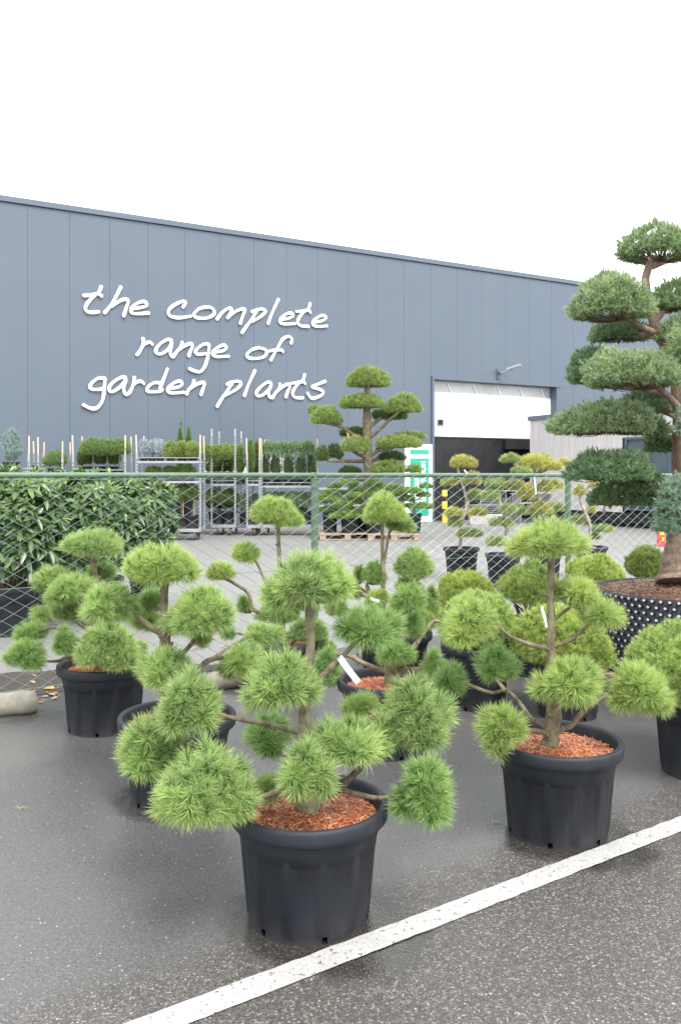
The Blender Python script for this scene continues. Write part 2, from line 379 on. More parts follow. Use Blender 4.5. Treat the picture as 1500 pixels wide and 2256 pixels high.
# ---------------------------------------------------------------- garden centre building
KB0, XVB = 88.0, 4140.0
def kb(px): return KB0*(1-px/XVB)
def bpt(px): k = kb(px); return Vector(((px-CX)/k, F/k, 0))
B0 = bpt(0); BU = (bpt(1400)-B0).normalized(); BN = Vector((BU.y, -BU.x, 0)); UP = Vector((0,0,1))
def bs(px): return (bpt(px)-B0).length*(1 if px >= 0 else -1)
def bz(px, py): return EYE-(py-HY)/kb(px)
def BP(s, d, z): return B0+BU*s+BN*d+UP*z
HB = bz(0, 445)                                               # top of the panels
bld = thing('garden_centre_building', 'long blue grey panel clad building with white handwriting sign', 'building', B0)
def bbox(mb, s0, s1, d0, d1, z0, z1, mi=0):
    mb.box(BP((s0+s1)/2, (d0+d1)/2, (z0+z1)/2), (s1-s0, d1-d0, z1-z0), ax=(BU, BN, UP), mi=mi)
SW = (bs(829)-bs(62))/10; S62 = bs(62)
oL, oR, oT = bs(955), bs(1224), bz(957, 835)
cl = MB(); i = -12
bbox(cl, S62-12*SW, oL-.02, -.32, -.06, 0, HB-.02, 1)
bbox(cl, oL-.02, oR+.02, -.32, -.06, oT+.03, HB-.02, 1)
bbox(cl, oR+.02, S62+40*SW, -.32, -.06, 0, HB-.02, 1)
for i in range(-12, 40):
    s0, s1 = S62+i*SW+.003, S62+(i+1)*SW-.003
    if s1 <= oL or s0 >= oR: bbox(cl, s0, s1, -.06, 0, .08, HB)
    else:
        if s0 < oL: bbox(cl, s0, oL-.002, -.06, 0, .08, oT+.002)
        if s1 > oR: bbox(cl, oR+.002, s1, -.06, 0, .08, oT+.002)
        bbox(cl, s0, s1, -.06, 0, oT+.004, HB)
cl.build('wall', [M['clad'], M['clad']], bld, off=B0)
tr = MB(); bbox(tr, S62-12*SW, S62+40*SW, -.4, .05, HB+.03, HB+.17); bbox(tr, S62-12*SW, S62+40*SW, -.4, -.03, HB-.02, HB+.03)
tr.build('roof_trim', M['clad'], bld, off=B0)
rf = MB(); bbox(rf, S62-12*SW, S62+40*SW, -25, -.4, HB-.3, HB-.1); bbox(rf, S62-12*SW, S62+40*SW, -25.2, -25, 0, HB-.1)
bbox(rf, S62-12*SW-.1, S62-12*SW, -25, -.3, 0, HB-.1); bbox(rf, S62+40*SW, S62+40*SW+.1, -25, -.3, 0, HB-.1)
rf.build('roof', M['trim'], bld, off=B0)
pl = MB(); bbox(pl, S62-12*SW, oL, -.05, .02, 0, .078); bbox(pl, oR, S62+40*SW, -.05, .02, 0, .078); pl.build('plinth', M['trim'], bld, off=B0)
# loading door: jambs, white sectional leaf, glazed strip, black boarding below
dr = MB()
bbox(dr, oL-.09, oL, -.34, .05, 0, oT); bbox(dr, oR, oR+.06, -.34, .04, 0, oT); bbox(dr, oL-.09, oR+.16, -.34, .06, oT-.005, oT+.085)
door = dr.build('loading_door', M['clad'], bld, off=B0)
zB, zS = bz(1060, 963), bz(1060, 870)
lf = MB(); zz = [zB+.004, (zB+zS)/2, zS]
bbox(lf, oL+.004, oR-.004, -.30, -.26, zz[0], zz[1]-.012); bbox(lf, oL+.004, oR-.004, -.30, -.26, zz[1], zz[2]-.004)
lf.build('door_leaf', M['white'], door, off=B0-B0) if False else lf.build('door_leaf', M['white'], door, off=B0)
hd = MB(); s_ = bs(972); z_ = bz(972, 930)
bbox(hd, s_, s_+.26, -.258, -.235, z_-.11, z_-.08); bbox(hd, s_, s_+.26, -.258, -.235, z_+.09, z_+.11); bbox(hd, s_, s_+.03, -.258, -.235, z_-.08, z_+.09)
bbox(hd, s_+.23, s_+.26, -.258, -.235, z_-.08, z_+.09); bbox(hd, s_+.03, s_+.23, -.259, -.25, z_-.08, z_+.09, 1)
hd.build('handle', [M['steel'], M['hole']], door, off=B0)
gp = MB(); bbox(gp, oL+.004, oR-.004, -.32, -.31, zS, oT-.01); gp.build('pane', M['glass_pale'], door, off=B0)
mu = MB(); zm = (zS+oT)/2
for f in (.16, .36, .555, .745, .93):
    s_ = oL+(oR-oL)*f; hh = oT-zS-.02
    mu.box(BP(s_, -.29, zm-.004), (.05, .03, math.hypot(hh, .22)-.03), ax=(BU, BN, (UP*hh-BU*.20).normalized()))
for f in (.60, .70, .80, .90):                                  # greenhouse roof struts behind the glass
    s_ = oL+(oR-oL)*f; mu.box(BP(s_, -.30, zm), (.02, .01, .62), ax=(BU, BN, (UP*.25+BU*(.6 if f < .75 else .4)).normalized()))
bbox(mu, oL+.004, oR-.004, -.305, -.262, zS-.002, zS+.05)
mu.build('glazing_bars', M['white'], door, off=B0)
bb = MB(); n = 4
for i in range(n):
    a = oL+.004+(oR-oL-.008)*i/n; b = oL+.004+(oR-oL-.008)*(i+1)/n-.006; bbox(bb, a, b, -.30, -.27, .0, zB-.03)
bbox(bb, bs(1117), oR-.004, -.265, -.06, zB-.38, zB-.04); bb.build('black_boarding', M['black'], door, off=B0)
ed = MB(); bbox(ed, oL+.004, oR-.004, -.31, -.24, zB-.028, zB); ed.build('door_edge', M['rubber'], door, off=B0)
# entrance door with the green film
eL, eR = bs(890), bs(952); eT = bz(925, 979)
en = MB(); bbox(en, eL, eR, .003, .05, 0, eT); ent = en.build('entrance_door', M['white'], bld, off=B0)
fr = MB(); bbox(fr, eL+.07, eR-.05, .051, .06, .1, eT-.1); fr.build('door_leaf', M['white'], ent, off=B0)
gL, gR, gT, gB = bs(901), bs(941.5), bz(921, 991), bz(921, 1137)
gg = MB(); bbox(gg, gL, gR, .061, .066, gB, gT); gg.build('green_panel', M['green_panel'], ent, off=B0)
nb = MB(); bbox(nb, gL+.03, gR-.03, .067, .070, bz(921, 1010), bz(921, 1001.5)); nb.build('name_plate', M['white'], ent, off=B0)
def text_mesh(body, size, name, mat, parent, origin, ex, ey, off, bold=0, space=1.0, fit=None):
    cu = bpy.data.curves.new('tmp_text', 'FONT'); cu.body = body; cu.size = size; cu.offset = bold; cu.extrude = .003; cu.space_character = space
    o = bpy.data.objects.new('tmp_text', cu); COL.objects.link(o)
    dg = bpy.context.evaluated_depsgraph_get(); me = bpy.data.meshes.new_from_object(o.evaluated_get(dg))
    bpy.data.objects.remove(o); en_ = ex.cross(ey)
    xs = [v.co.x for v in me.vertices]; x0, x1 = min(xs), max(xs); sx = 1 if not fit else fit/(x1-x0)
    for v in me.vertices: v.co = origin+ex*((v.co.x-x0)*sx)+ey*v.co.y+en_*v.co.z-Vector(off)
    me.materials.clear(); me.materials.append(mat); me.name = name
    return link(bpy.data.objects.new(name, me), parent)
lz0 = bz(921, 1106); cw = (gR-gL)
text_mesh('EVERGREEN', .26, 'lettering', M['white'], ent, BP(gL+cw*.48, .069, lz0), UP, -BU, B0, .008, 1.0, bz(921, 1036)-lz0)
text_mesh('SHOWROOM', .26, 'lettering', M['white'], ent, BP(gL+cw*.83, .069, lz0), UP, -BU, B0, .008, 1.0, bz(921, 1016.5)-lz0)
text_mesh('ENTRANCE', .085, 'lettering', M['grey_text'], ent, BP(gL+cw*.22, .074, bz(921, 1007.5)), BU, UP, B0, 0, 1.0, cw*.55)
# white board and service rails low on the wall
wb = MB(); bbox(wb, bs(452), bs(640), .004, .02, bz(540, 1044), bz(540, 1008)); wb.build('white_board', M['glass_pale'], bld, off=B0)
rl = MB()
for y in (1075, 1112): bbox(rl, bs(690), bs(885), .003, .06, bz(790, y)-.05, bz(790, y)+.02)
rl.build('wall_rail', M['steel'], bld, off=B0)

# ---------------------------------------------------------------- handwriting sign
def zA(p): return (p[0]/5+160, p[1]/5+610)
def zBq(p): return (p[0]/5+440, p[1]/5+610)
LET = [
 ('A', [[(315,110),(285,175),(225,225),(165,290),(140,345),(160,385),(215,395),(285,388)], [(122,210),(200,206),(270,190),(318,215)]]),
 ('A', [[(530,115),(470,235),(410,330),(352,398)], [(430,330),(520,268),(590,250),(608,280),(580,370),(560,435)]]),
 ('A', [[(665,350),(750,340),(812,320),(800,280),(745,280),(680,315),(642,365),(655,402),(720,410),(835,402)]]),
 ('A', [[(1215,335),(1240,285),(1215,272),(1130,305),(1060,365),(1060,425),(1130,452),(1220,450),(1298,435)]]),
 ('B', [[(60,337),(-10,355),(-65,410),(-50,445),(10,460),(90,453),(150,415),(150,370),(110,340),(55,338)]]),
 ('B', [[(187,468),(250,390),(320,347),(345,362),(330,410),(300,455)], [(305,452),(380,390),(460,358),(490,368),(470,430),(440,518)]]),
 ('B', [[(570,388),(640,362),(700,360),(715,390),(660,445),(570,495)], [(625,375),(560,480),(500,560),(460,620)]]),
 ('B', [[(862,250),(820,340),(780,430),(748,518)]]),
 ('B', [[(890,468),(970,460),(1020,432),(1010,405),(960,406),(890,455),(880,502),(930,523),(1042,519)]]),
 ('B', [[(1210,295),(1190,355),(1130,400),(1085,460),(1075,512),(1110,543),(1192,549)], [(1058,385),(1130,382),(1190,370),(1212,398)]]),
 ('B', [[(1250,497),(1330,490),(1380,462),(1370,432),(1320,434),(1250,480),(1240,528),(1290,549),(1392,544)]]),
 ('A', [[(772,680),(775,730),(755,790),(720,848),(702,862)], [(758,785),(790,738),(850,724),(877,748)]]),
 ('A', [[(1085,702),(1040,694),(960,742),(917,800),(922,843),(980,848),(1060,790),(1092,715),(1080,790),(1075,848),(1100,885),(1122,862)]]),
 ('A', [[(1205,722),(1190,770),(1150,820),(1112,876)], [(1150,820),(1230,762),(1300,738),(1314,770),(1290,830),(1275,875)]]),
 ('B', [[(90,742),(40,745),(-25,788),(-50,830),(-20,855),(75,848)], [(97,750),(95,820),(80,900),(50,990),(0,1048),(-60,1040),(-120,1015)]]),
 ('B', [[(158,828),(240,820),(288,790),(270,757),(220,766),(150,815),(140,858),(190,882),(312,877)]]),
 ('B', [[(645,782),(570,806),(517,855),(532,893),(600,903),(690,888),(728,850),(718,806),(640,783)]]),
 ('B', [[(1000,733),(1010,690),(975,658),(910,688),(860,770),(815,850),(777,922)], [(758,822),(830,807),(890,808),(908,823)]]),
 ('A', [[(355,1122),(290,1118),(222,1160),(192,1210),(212,1238),(280,1243),(345,1235)], [(357,1125),(347,1230),(340,1300),(320,1380),(270,1443),(210,1453),(150,1430),(117,1412)]]),
 ('A', [[(582,1112),(540,1108),(460,1152),(407,1210),(407,1258),(450,1263),(540,1200),(588,1128),(562,1220),(570,1278),(595,1297),(625,1275)]]),
 ('A', [[(680,1108),(672,1160),(655,1220),(622,1283)], [(658,1205),(700,1163),(750,1153),(783,1178)]]),
 ('A', [[(960,1172),(900,1168),(832,1210),(822,1258),(870,1268),(955,1264),(985,1240)], [(1040,1018),(1010,1100),(970,1200),(952,1265)]]),
 ('A', [[(1075,1228),(1160,1216),(1202,1186),(1185,1153),(1130,1162),(1060,1210),(1047,1258),(1090,1282),(1222,1274)]]),
 ('A', [[(1335,1143),(1320,1190),(1280,1240),(1252,1292)], [(1270,1250),(1350,1192),(1430,1164),(1448,1184),(1430,1240),(1410,1300)]]),
 ('B', [[(298,1187),(360,1158),(430,1154),(447,1182),(400,1240),(270,1310)], [(350,1178),(290,1270),(240,1340),(187,1430)]]),
 ('B', [[(605,1032),(560,1130),(520,1220),(487,1312)]]),
 ('B', [[(780,1172),(740,1163),(670,1212),(622,1270),(632,1313),(690,1303),(760,1240),(782,1185),(752,1270),(760,1318),(785,1336)]]),
 ('B', [[(880,1182),(870,1230),(830,1280),(797,1336)], [(830,1280),(900,1217),(968,1184),(983,1220),(960,1270),(942,1326)]]),
 ('B', [[(1150,1077),(1130,1140),(1070,1190),(1027,1250),(1017,1298),(1050,1333),(1128,1334)], [(1003,1175),(1070,1166),(1130,1157),(1152,1178)]]),
 ('B', [[(1378,1152),(1300,1182),(1228,1213),(1300,1236),(1352,1266),(1330,1308),(1240,1341),(1202,1318),(1180,1282)]]),
]
def catmull(pts, n=6):
    P = [pts[0]]+list(pts)+[pts[-1]]; out = []
    for i in range(1, len(P)-2):
        for j in range(n):
            t = j/n; p0, p1, p2, p3 = (np.array(P[i+k], float) for k in (-1,0,1,2))
            out.append(.5*((2*p1)+(-p0+p2)*t+(2*p0-5*p1+4*p2-p3)*t*t+(-p0+3*p1-3*p2+p3)*t**3))
    out.append(np.array(P[-2], float)); return out
sign = thing('wall_sign', "white handwritten lettering 'the complete range of garden plants' on the cladding", 'sign', BP(bs(440), 0, bz(440, 770)))
SO = sign.location
M['letter'] = plain('white_sign_letter', (.80,.80,.79), .45, .02, 3)
M['letter_edge_shade'] = plain('sign_letter_edge_shade', (.42,.38,.35), .6, .05, 3)  # letter sides carry a painted grey-brown shadow tone
for fr_, strokes in LET:
    mb = MB(); step = 0
    for st in strokes:
        conv = zA if fr_ == 'A' else zBq
        pts = []
        for p in catmull(st):
            x, y = conv(p); pts.append((bs(x), bz(x, y)))
        # clean doubled points
        cl_ = [pts[0]]
        for p in pts[1:]:
            if math.dist(p, cl_[-1]) > .012: cl_.append(p)
        pts = cl_; m = len(pts); rowF = []; rowB = []
        hw0 = .044
        L_, R_, N_ = [], [], []
        for i, p in enumerate(pts):
            a = pts[max(i-1,0)]; b = pts[min(i+1,m-1)]; dx, dz = b[0]-a[0], b[1]-a[1]; l = math.hypot(dx, dz) or 1
            L_.append((-dz/l, dx/l))
        nv = []
        def ring(p, nrm, hw, dep):
            for sd_, dd in ((1, .008), (1, dep-.006), (.82, dep), (-.82, dep), (-1, dep-.006), (-1, .008)):
                nv.append(BP(p[0]+nrm[0]*hw*sd_, dd, p[1]+nrm[1]*hw*sd_))
        # rounded ends: taper the half width at both ends
        tot = [0]
        for i in range(1, m): tot.append(tot[-1]+math.dist(pts[i], pts[i-1]))
        e0 = np.array(pts[0])-np.array(pts[1]); e0 = e0/np.linalg.norm(e0); e1 = np.array(pts[-1])-np.array(pts[-2]); e1 = e1/np.linalg.norm(e1)
        seq = [(tuple(np.array(pts[0])+e0*hw0*math.sin(a)*.9), L_[0], math.cos(a)) for a in (1.5, 1.2, .8, .4)]
        seq += [(pts[i], L_[i], 1) for i in range(m)]
        seq += [(tuple(np.array(pts[-1])+e1*hw0*math.sin(a)*.9), L_[-1], math.cos(a)) for a in (.4, .8, 1.2, 1.5)]
        for p, nn, f in seq:
            wv = hw0*f*(1+.12*math.sin(step*.35)); step += 1
            ring(p, nn, wv, .042+.0003*step)
        q = len(seq)
        for i in range(q-1):
            b = i*6
            mb.add([nv[b+j] for j in range(12)], [(0,6,7,1)], 1); mb.add([nv[b+j] for j in range(12)], [(1,7,8,2),(2,8,9,3),(3,9,10,4)], 0); mb.add([nv[b+j] for j in range(12)], [(4,10,11,5)], 1)
    mb.build('letter', [M['letter'], M['letter_edge_shade']], sign, off=SO)

# ---------------------------------------------------------------- floodlight over the loading door
fl = thing('floodlight', 'grey led floodlight on a short bracket above the loading door', 'lamp', BP(bs(1096), 0, bz(1096, 825)))
mb = MB(); s_ = bs(1096); z_ = bz(1096, 823)
bbox(mb, s_-.06, s_+.06, .003, .05, z_-.2, z_+.15); bbox(mb, s_-.04, s_+.04, .05, .16, z_-.05, z_+.05); mb.build('bracket', M['trim'], fl, off=fl.location)
mb = MB(); mb.tube([BP(s_, .16, z_), BP(s_+.10, .34, z_+.05), BP(s_+.15, .45, z_+.09)], .035, 8); mb.build('arm', M['steel'], fl, off=fl.location)
mb = MB(); ax_ = (BU*.6+BN*.75+UP*.30).normalized(); ay_ = (BU*.78-BN*.62).normalized(); az_ = ax_.cross(ay_); c = BP(s_+.23, .62, z_+.17)
mb.box(c, (.42, .30, .05), ax=(ax_, ay_, az_)); mb.box(c-ax_*.22, (.12, .2, .09), ax=(ax_, ay_, az_)); mb.box(c+az_*(.03 if az_.z > 0 else -.03)+ax_*.05, (.28, .2, .02), ax=(ax_, ay_, az_))
mb.build('lamp_head', M['steel'], fl, off=fl.location)
mb = MB(); mb.box(c-az_*(.028 if az_.z > 0 else -.028)+ax_*.06, (.30, .24, .008), ax=(ax_, ay_, az_)); mb.build('lens', M['glass_pale'], fl, off=fl.location)

# ---------------------------------------------------------------- timber shed
def shed():
    A = W(1167, 1146.6, 27.86); A.z = 0
    d = -Vector((-BN.x, -BN.y, 0)); d = BN.copy(); nrm = -BU     # runs out from the building towards the camera; face looks left
    SP = lambda s, o, z: A+d*s+nrm*o+UP*z
    hS = 3.43
    def skx(px): # distance along the shed for a picture column
        r = (px-CX)/F; return (r*A.y-A.x)/(d.x-r*d.y)
    root = thing('timber_shed', 'low shed clad in silvered upright planks with dark roof edge', 'shed', A)
    ax = (d, nrm, UP)
    def sb(mb, s0, s1, o0, o1, z0, z1, mi=0): mb.box(SP((s0+s1)/2, (o0+o1)/2, (z0+z1)/2), (s1-s0, o1-o0, z1-z0), ax=ax, mi=mi)
    L = 13; w0, w1 = skx(1376), skx(1478); wz0, wz1 = .55, EYE+(HY-969)/(F/(A.y+d.y*w0))
    mb = MB(); s = 0; r = random.Random(2)
    while s < L:
        wd = r.uniform(.13, .15); e = min(s+wd-.004, L); o = r.uniform(0, .006)
        if e < w0-.02 or s > w1+.02: sb(mb, s, e, -.02, o, .42, hS-.13)
        else: sb(mb, s, e, -.02, o, wz1+.06, hS-.13)
        s += wd
    mb.build('wall', M['plank'], root, off=A)
    mb = MB(); sb(mb, 0, w0-.02, -6, -.021, .42, hS-.14); sb(mb, w1+.02, L, -6, -.021, .42, hS-.14); sb(mb, w0-.02, w1+.02, -6, -.16, .42, hS-.14); mb.build('core', M['black'], root, off=A)
    mb = MB(); sb(mb, -.05, L+.1, -6.1, .06, hS-.129, hS+.02); mb.build('roof_edge', M['trim'], root, off=A)
    mb = MB(); sb(mb, .35, L, -5.9, -.05, .12, .418); sb(mb, .5, L, -5.8, -.25, .0, .118); mb.build('plinth', M['black'], root, off=A)
    mb = MB(); f = .07
    for a, b in ((w0, w0+f), ((w0+w1)/2-.05, (w0+w1)/2+.05), (w1-f, w1)): sb(mb, a, b, -.1, .02, wz0, wz1)
    sb(mb, w0, w1, -.1, .025, wz1-.002, wz1+.07); sb(mb, w0, w1, -.1, .03, wz0-.05, wz0); sb(mb, w0+f+.001, w1-f-.001, -.09, .015, .95, 1.05)
    fr = mb.build('window', M['trim'], root, off=A)
    mb = MB(); sb(mb, w0+f, w1-f, -.08, -.06, wz0, wz1-.004); mb.build('pane', M['glass'], fr, off=A)
    mb = MB()
    for i in range(4): sb(mb, w0+f+.02, w1-f-.02, -.05, .005, wz0+.04+i*.09, wz0+.08+i*.09)
    mb.build('louvre', M['trim'], fr, off=A)
shed()

# ---------------------------------------------------------------- bollard, cage, block, red sign
o = W(979, 1151, 1); Yb = EYE*F/(1151-HY); P = G(979, 1151)
bo = thing('bollard', 'yellow and black banded bollard before the black boarding', 'bollard', P)
mb = MB(); R_ = .085
mb.lathe([(R_,0),(R_,1.0),(R_-.02,1.03),(0,1.035)], 20); mb.build('post', M['yellow'], bo)
for z0 in (.27, .67): mb = MB(); mb.lathe([(R_+.001,z0),(R_+.003,z0+.004),(R_+.003,z0+.16),(R_+.001,z0+.164)], 20); mb.build('band', M['black'], bo)
P = G(1100, 1152)
cg = thing('mesh_cage', 'grey wire mesh roll cage parked before the black boarding', 'cage', P, .5)
mb = MB()
for x in (-.75, .75):
    for y in (0, .6): mb.tube([(x,y,.12),(x,y,1.0)], .02, 6)
for z in (.16, .55, 1.0):
    mb.tube([(-.75,0,z),(.75,0,z)], .018, 6); mb.tube([(-.75,.6,z),(.75,.6,z)], .018, 6)
    for x in (-.75, .75): mb.tube([(x,0,z),(x,.6,z)], .018, 6)
mb.build('frame', M['steel'], cg)
mb = MB()
for i in range(1, 24): x = -.75+1.5*i/24; mb.tube([(x,-.012,.16),(x,-.012,.8)], .006, 4, cap=False)
for i in range(1, 11): z = .16+.64*i/11; mb.tube([(-.75,-.02,z),(.75,-.02,z)], .006, 4, cap=False)
mb.build('mesh', M['steel'], cg)
mb = MB(); mb.box((0,.3,.14), (1.5,.6,.04)); mb.build('base', M['steel'], cg)
for x in (-.6, .6):
    for y in (.08, .52): mb = MB(); mb.tube([(x-.025,y,.06),(x+.025,y,.06)], .058, 12); mb.build('wheel', M['rubber'], cg)
P = G(1075, 1156); mb = MB(); mb.box((0,.2,.13), (1.1,.4,.26)); mb.box((0,.2,.28), (1.0,.34,.04))
tag(mb.build('concrete_block', M['concrete']), 'pale low concrete block lying beside the mesh cage', 'block').location = P
P = G(1180, 1150)
sh = thing('storage_rack', 'pale grey shelf rack against the timber shed wall', 'rack', P, .5)
mb = MB()
for x in (-.8, 0, .8): mb = MB(); mb.box((x,0,.45), (.05,.4,.9)); mb.build('upright', M['steel'], sh)
mb = MB()
for z in (.3, .62, .91): mb.box((0,0,z), (1.75,.45,.03))
mb.build('shelf', M['concrete'], sh); 
P = G(1455, 1202)
rs = thing('floor_sign', 'small red and yellow stand behind the big trunk', 'sign', P, .2)
mb = MB(); mb.box((0,0,.20), (.16,.05,.36)); mb.box((0,0,.01), (.22,.18,.02)); mb.build('panel', M['red'], rs)
mb = MB(); mb.box((.01,-.028,.29), (.09,.004,.12), rz=0); mb.box((.03,-.028,.14), (.05,.004,.08)); mb.build('printed_patch', M['yellow'], rs)

# ---------------------------------------------------------------- chain link fence
fe = thing('chain_link_fence', 'green railed chain link fence between the pines and the yard', 'fence', FP0)
def FPt(s, o, z): return FP0+FD*s+FN*o+UP*z-FP0
mb = MB(); mb.tube([FPt(-6.2,0,1.5), FPt(6.2,0,1.5)], .0205, 14); mb.build('top_rail', M['fence'], fe)
for s in (-3.03, 0, 3.03, 6.06):
    mb = MB(); mb.tube([FPt(s,0,0), FPt(s,0,1.475)], .03, 16)
    po = mb.build('post', M['fence'], fe)
    mb = MB(); mb.tube([FPt(s,0,1.395), FPt(s,0,1.455)], .034, 16); mb.tube([FPt(s,0,1.44), FPt(s,0,1.523)], .024, 12); mb.tube([FPt(s-.035,0,1.5), FPt(s+.035,0,1.5)], .0245, 14)
    mb.build('collar', M['fence'], po)
mb = MB()
for z, r in ((.035, .002), (.73, .002), (1.47, .0018)): mb.tube([FPt(-6.2,.036,z), FPt(6.2,.036,z)], r, 4)
mb.build('tension_wire', M['wire'], fe)
p_ = .0760; nz = 33; segs = []
r = np.random.default_rng(3)
js = np.arange(nz+1)
wv = []; rad = .00165
for i in range(-86, 87):
    sg = np.where((js+i) % 2 == 0, 1, -1)
    xs = i*p_+sg*p_/2; zs = .02+js*(1.50-.02)/nz; ys = .036+sg*.002
    pts = np.outer(xs, np.array(FD))+np.outer(ys, np.array(FN))+np.outer(zs, np.array((0,0,1)))
    pts += r.normal(0, .0008, pts.shape)
    a, b = pts[:-1], pts[1:]; t = b-a; t /= np.linalg.norm(t, axis=1)[:,None]
    n1 = np.cross(t, np.array(FN)); n1 /= np.linalg.norm(n1, axis=1)[:,None]; n2 = np.cross(t, n1)
    cs = [n1*math.cos(w)*rad+n2*math.sin(w)*rad for w in (0, PI/2, PI, 3*PI/2)]
    for j in range(4):
        wv.append(np.stack([a+cs[j], a+cs[(j+1)%4], b+cs[(j+1)%4], b+cs[j]], axis=1))
np_mesh('wire_mesh', np.concatenate(wv), 4, M['wire'], fe)

# ---------------------------------------------------------------- foliage engine
def unit(v): return v/np.maximum(np.linalg.norm(v, axis=-1, keepdims=True), 1e-9)
def basis(D):
    ref = np.where(np.abs(D[:,2:3]) < .9, np.array([[0,0,1.]]), np.array([[1.,0,0]]))
    A = unit(np.cross(D, ref)); return A, np.cross(D, A)
def needles(P, D, n, L, w, rng, a0=18, a1=78, stem=.035, shoot_tint=None, droop=0.0):
    N = len(P); A, B = basis(D); idx = np.repeat(np.arange(N), n); K = N*n
    t = rng.random(K)**.8; ang = np.radians(a0+(a1-a0)*t+rng.normal(0, 9, K)); ph = rng.random(K)*2*PI
    d = D[idx]*np.cos(ang)[:,None]+(A[idx]*np.cos(ph)[:,None]+B[idx]*np.sin(ph)[:,None])*np.sin(ang)[:,None]
    d[:,2] -= droop*rng.random(K); d = unit(d)
    o = P[idx]-D[idx]*(stem*t)[:,None]
    ln = L*rng.uniform(.72, 1.1, K)*(1-.25*(1-t))
    tip = o+d*ln[:,None]
    wv = unit(np.cross(d, rng.normal(size=(K,3))))*(w/2)*rng.uniform(.8, 1.25, K)[:,None]
    V = np.stack([o-wv, o+wv, tip], axis=1)
    if shoot_tint is None: shoot_tint = rng.random(N)
    return V, np.clip(shoot_tint[idx]*.6+rng.random(K)*.4, 0, 1)
def dome(c, rx, ry, ru, rd, spacing, rng, low=-.45, lumps=7, rot=0.0, upbias=.45):
    area = 2*PI*((rx*ry)**1.6/3*1+(rx*ru)**1.6/3+(ry*ru)**1.6/3)**(1/1.6)*1.35
    n = max(8, int(area/spacing**2*1.0))
    i = np.arange(n*2)+.5; z = 1-2*i/(n*2); ph = PI*(1+5**.5)*i
    d = np.stack([np.sqrt(1-z*z)*np.cos(ph), np.sqrt(1-z*z)*np.sin(ph), z], axis=1)
    d = unit(d+rng.normal(0, .09, d.shape)); d = d[d[:,2] > low]
    bv = unit(rng.normal(size=(lumps,3))); bv[:,2] = np.abs(bv[:,2])*.7; bv = unit(bv)
    r = .90+.20*np.exp(-(1-d@bv.T)/.10).max(axis=1)+rng.normal(0, .035, len(d))
    e = np.stack([d[:,0]*rx, d[:,1]*ry, np.where(d[:,2] > 0, d[:,2]*ru, d[:,2]*rd)], axis=1)*r[:,None]
    nr = unit(np.stack([d[:,0]/rx, d[:,1]/ry, np.where(d[:,2] > 0, d[:,2]/ru, d[:,2]/rd*.6)], axis=1)*min(rx,ry,ru))
    nr = unit(nr+np.array([0,0,upbias])+rng.normal(0, .22, nr.shape))
    if rot:
        ca, sa = math.cos(rot), math.sin(rot); R2 = np.array([[ca,-sa,0],[sa,ca,0],[0,0,1]]); e = e@R2.T; nr = nr@R2.T
    return np.asarray(c)+e, nr
STY = {  # L, w, needles per shoot, spacing, inner fraction, buds, twigs
 'pine':   dict(L=.068, w=.0035, n=98, sp=.059, a=(18,98), stem=.040, buds=.55),
 'pinefar':dict(L=.060, w=.0036, n=74, sp=.048, a=(18,92), stem=.035, buds=.25),
 'mugo':   dict(L=.044, w=.0038, n=50, sp=.038, a=(16,88), stem=.035, buds=.2),
 'juniper':dict(L=.040, w=.0080, n=13, sp=.0285, a=(8,68), stem=.04, buds=0),
 'cloud':  dict(L=.095, w=.0090, n=22, sp=.066, a=(14,80), stem=.05, buds=0),
 'larch':  dict(L=.060, w=.0070, n=22, sp=.045, a=(15,88), stem=.04, buds=0),
 'shelf':  dict(L=.085, w=.0085, n=22, sp=.06, a=(14,80), stem=.05, buds=0),
 'spruce': dict(L=.035, w=.0120, n=16, sp=.055, a=(25,80), stem=.07, buds=0),
 'thuja':  dict(L=.055, w=.0140, n=10, sp=.055, a=(5,45), stem=.06, buds=0),
 'weep':   dict(L=.060, w=.0100, n=14, sp=.055, a=(15,60), stem=.10, buds=0),
 'ilex':   dict(L=.034, w=.0140, n=12, sp=.035, a=(20,80), stem=.03, buds=0),
}
